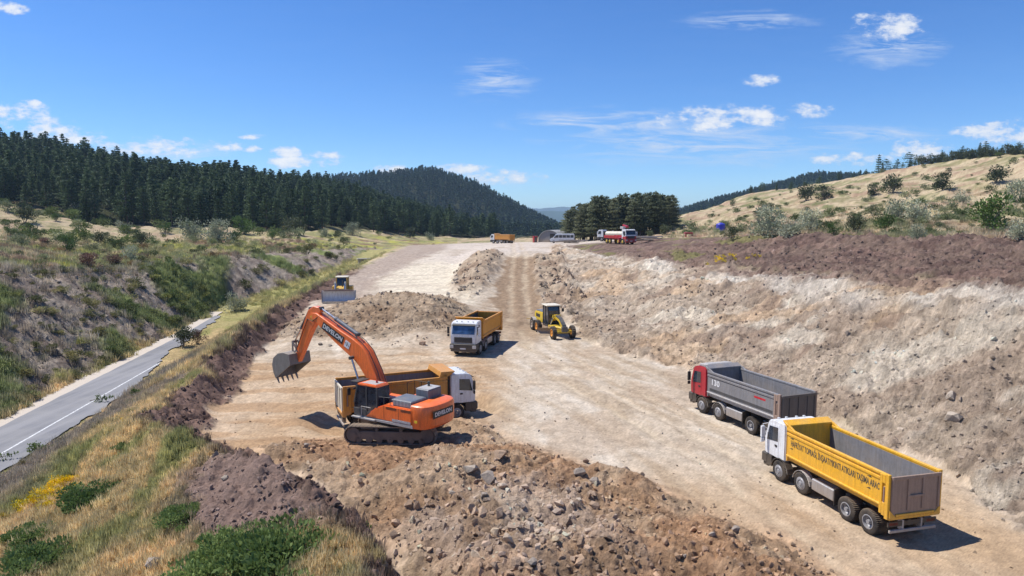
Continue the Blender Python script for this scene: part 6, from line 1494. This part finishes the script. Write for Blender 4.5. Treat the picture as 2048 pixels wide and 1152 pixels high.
for (n, mask, ymax, s0, s1_, tints) in ((420, m_emb * gpatch ** 2, 110, 0.4, 1.3, [(1, 1, 1), (0.7, 0.8, 0.6), (1.3, 1.2, 0.9)]), (150, m_emb * (1 - gpatch), 200, 0.5, 1.3, [(0.9, 0.8, 0.8), (1.6, 1.3, 1.4)]), (190, nm, 260, 0.4, 1.2, [(1.6, 1.5, 2.0), (1, 1, 1), (1.6, 0.95, 1.2), (0.7, 0.7, 0.8)]), (560, (UU > 0.2) * (YY / Y0u > 1.12) * (YY < p2(UU)), 420, 0.3, 1.4, [(0.9, 0.9, 1.0), (1.5, 1.4, 1.9), (0.6, 0.7, 0.6)]), (160, (UU < -0.1) * (YY / Y0u > 1.3) * (YY < p1(UU) * 1.02), 330, 0.6, 1.6, [(0.9, 1, 0.8), (1.5, 1.4, 1.9), (0.6, 0.7, 0.6)]), (60, m_strip * no_road * sstep(3.5, 1.5, XX - XL(YY) - 2.5), 70, 0.2, 0.5, [(0.9, 0.9, 0.8), (1.5, 1.1, 1.2)])):
    x, y, c = pick(n, mask, ymax); s = s0 + (s1_ - s0) * RG.random(n) ** 1.6; s *= np.clip(y / 100, 0.8, 2.0)
    PTS.append(np.stack([x, y, gz(x, y) - 0.08], 1)); SCL.append(np.stack([s, s, s * RG.uniform(.6, 1.1, n)], 1)); TNT.append(np.array(tints)[RG.integers(0, len(tints), n)] * RG.uniform(.8, 1.2, (n, 1)))
PTS = np.concatenate(PTS); SCL = np.concatenate(SCL); TNT = np.concatenate(TNT); n = len(PTS)
scatter('scrub', PTS, SCL, np.stack([0 * SCL[:, 0], 0 * SCL[:, 0], RG.uniform(0, 6.28, n)], 1), RG.integers(0, 3, n), SCB, 'low green and grey scrub over the embankment and slopes', TNT)
FLW = [with_mat(shrub_mesh(190 + k, 0.6, 0.45, 160, 0.07, 6), ML['flower']) for k in range(2)]
PTS = []
for (px, py, sp, k) in ((75, 1012, 0.7, 22), (125, 985, 0.5, 14), (130, 968, 0.3, 6), (385, 715, 1.0, 10), (1446, 518, 1.1, 16), (1500, 518, 0.5, 4), (60, 520, 3, 10), (335, 495, 2.5, 10), (90, 515, 2.5, 10), (250, 845, 0.5, 5)):
    c = on_ground(px, py, 17, 200)
    for _ in range(k):
        x, y = c.x + RG.normal(0, sp), c.y + RG.normal(0, sp * 0.8); PTS.append((x, y, float(gz(x, y)) + 0.05))
PTS = np.array(PTS); n = len(PTS); s = RG.uniform(0.5, 1.2, n)
scatter('wildflowers', PTS, np.stack([s, s, s], 1), np.stack([0 * s, 0 * s, RG.uniform(0, 6.28, n)], 1), RG.integers(0, 2, n), FLW, 'patches of yellow wildflowers')

# ------------------------------------------------------------------ far blue hills and haze
def far_ridge(name, Y, prof, depth, colr):
    xs = np.linspace(-4500, 4500, 400); zz = np.interp(xs / Y * FPX + 1024, [p[0] for p in prof], [p[1] for p in prof]); top = CAM_H + (440 - zz) / FPX * Y + 18 * fbm(xs * 0.004, xs * 0, 4, 5)
    rows = []
    for k, (dy, f) in enumerate(((-depth, 0.0), (-depth * 0.5, 0.55), (0, 1.0), (depth, 0.3))): rows.append(np.stack([xs, np.full_like(xs, Y + dy), -160 + (top + 160) * f + (12 * fbm(xs * 0.01, xs * 0 + k, 3, 8) if 0 < k < 2 else 0)], -1))
    v = np.stack(rows, 1).reshape(-1, 3); I, J = np.meshgrid(np.arange(399), np.arange(3), indexing='ij')
    me = quick_mesh(name, v, np.stack([I * 4 + J, (I + 1) * 4 + J, (I + 1) * 4 + J + 1, I * 4 + J + 1], -1).reshape(-1, 4)); m, t, b = new_mat(name); t.links.new(tmix(t, tmap(t, tnoise(t, 0.008, 5, 0.6, tcoord(t)), 0.35, 0.65), colr, [c * 1.6 for c in colr]), b.inputs['Base Color']); b.inputs['Roughness'].default_value = 1
    me.materials.append(m); return tag(link(name, me), kind='structure')
far_ridge('far_hills', 5200, [(-2000, 430), (600, 432), (1000, 430), (1080, 424), (1110, 421), (1150, 425), (1300, 418), (1500, 425), (4000, 430)], 900, (0.03, 0.05, 0.03))
far_ridge('farthest_hills', 8200, [(-2000, 424), (900, 420), (1060, 418), (1120, 414), (1180, 416), (1340, 416), (1420, 420), (4000, 425)], 1200, (0.04, 0.06, 0.04))
gme = quick_mesh('plain', np.array([(-9000, 2550, -60), (9000, 2550, -60), (12000, 14000, -160), (-12000, 14000, -160)], float), np.array([[0, 1, 2, 3]])); gme.materials.append(bpy.data.materials['far_hills']); tag(link('plain', gme), kind='structure')

hz_ = B(); hz_.box(-10500, 10500, -60, 13500, -175, 150)
m = bpy.data.materials.new('haze_air'); m.use_nodes = True; t = m.node_tree; t.nodes.clear()
pv = t.nodes.new('ShaderNodeVolumePrincipled'); pv.inputs['Color'].default_value = (0.55, 0.76, 1.0, 1); pv.inputs['Density'].default_value = 1.0e-4; pv.inputs['Anisotropy'].default_value = 0.2
t.links.new(pv.outputs[0], t.nodes.new('ShaderNodeOutputMaterial').inputs['Volume'])
o = hz_.build('haze', m, smooth=False); tag(o, 'thin bluish summer haze in the air', kind='stuff')
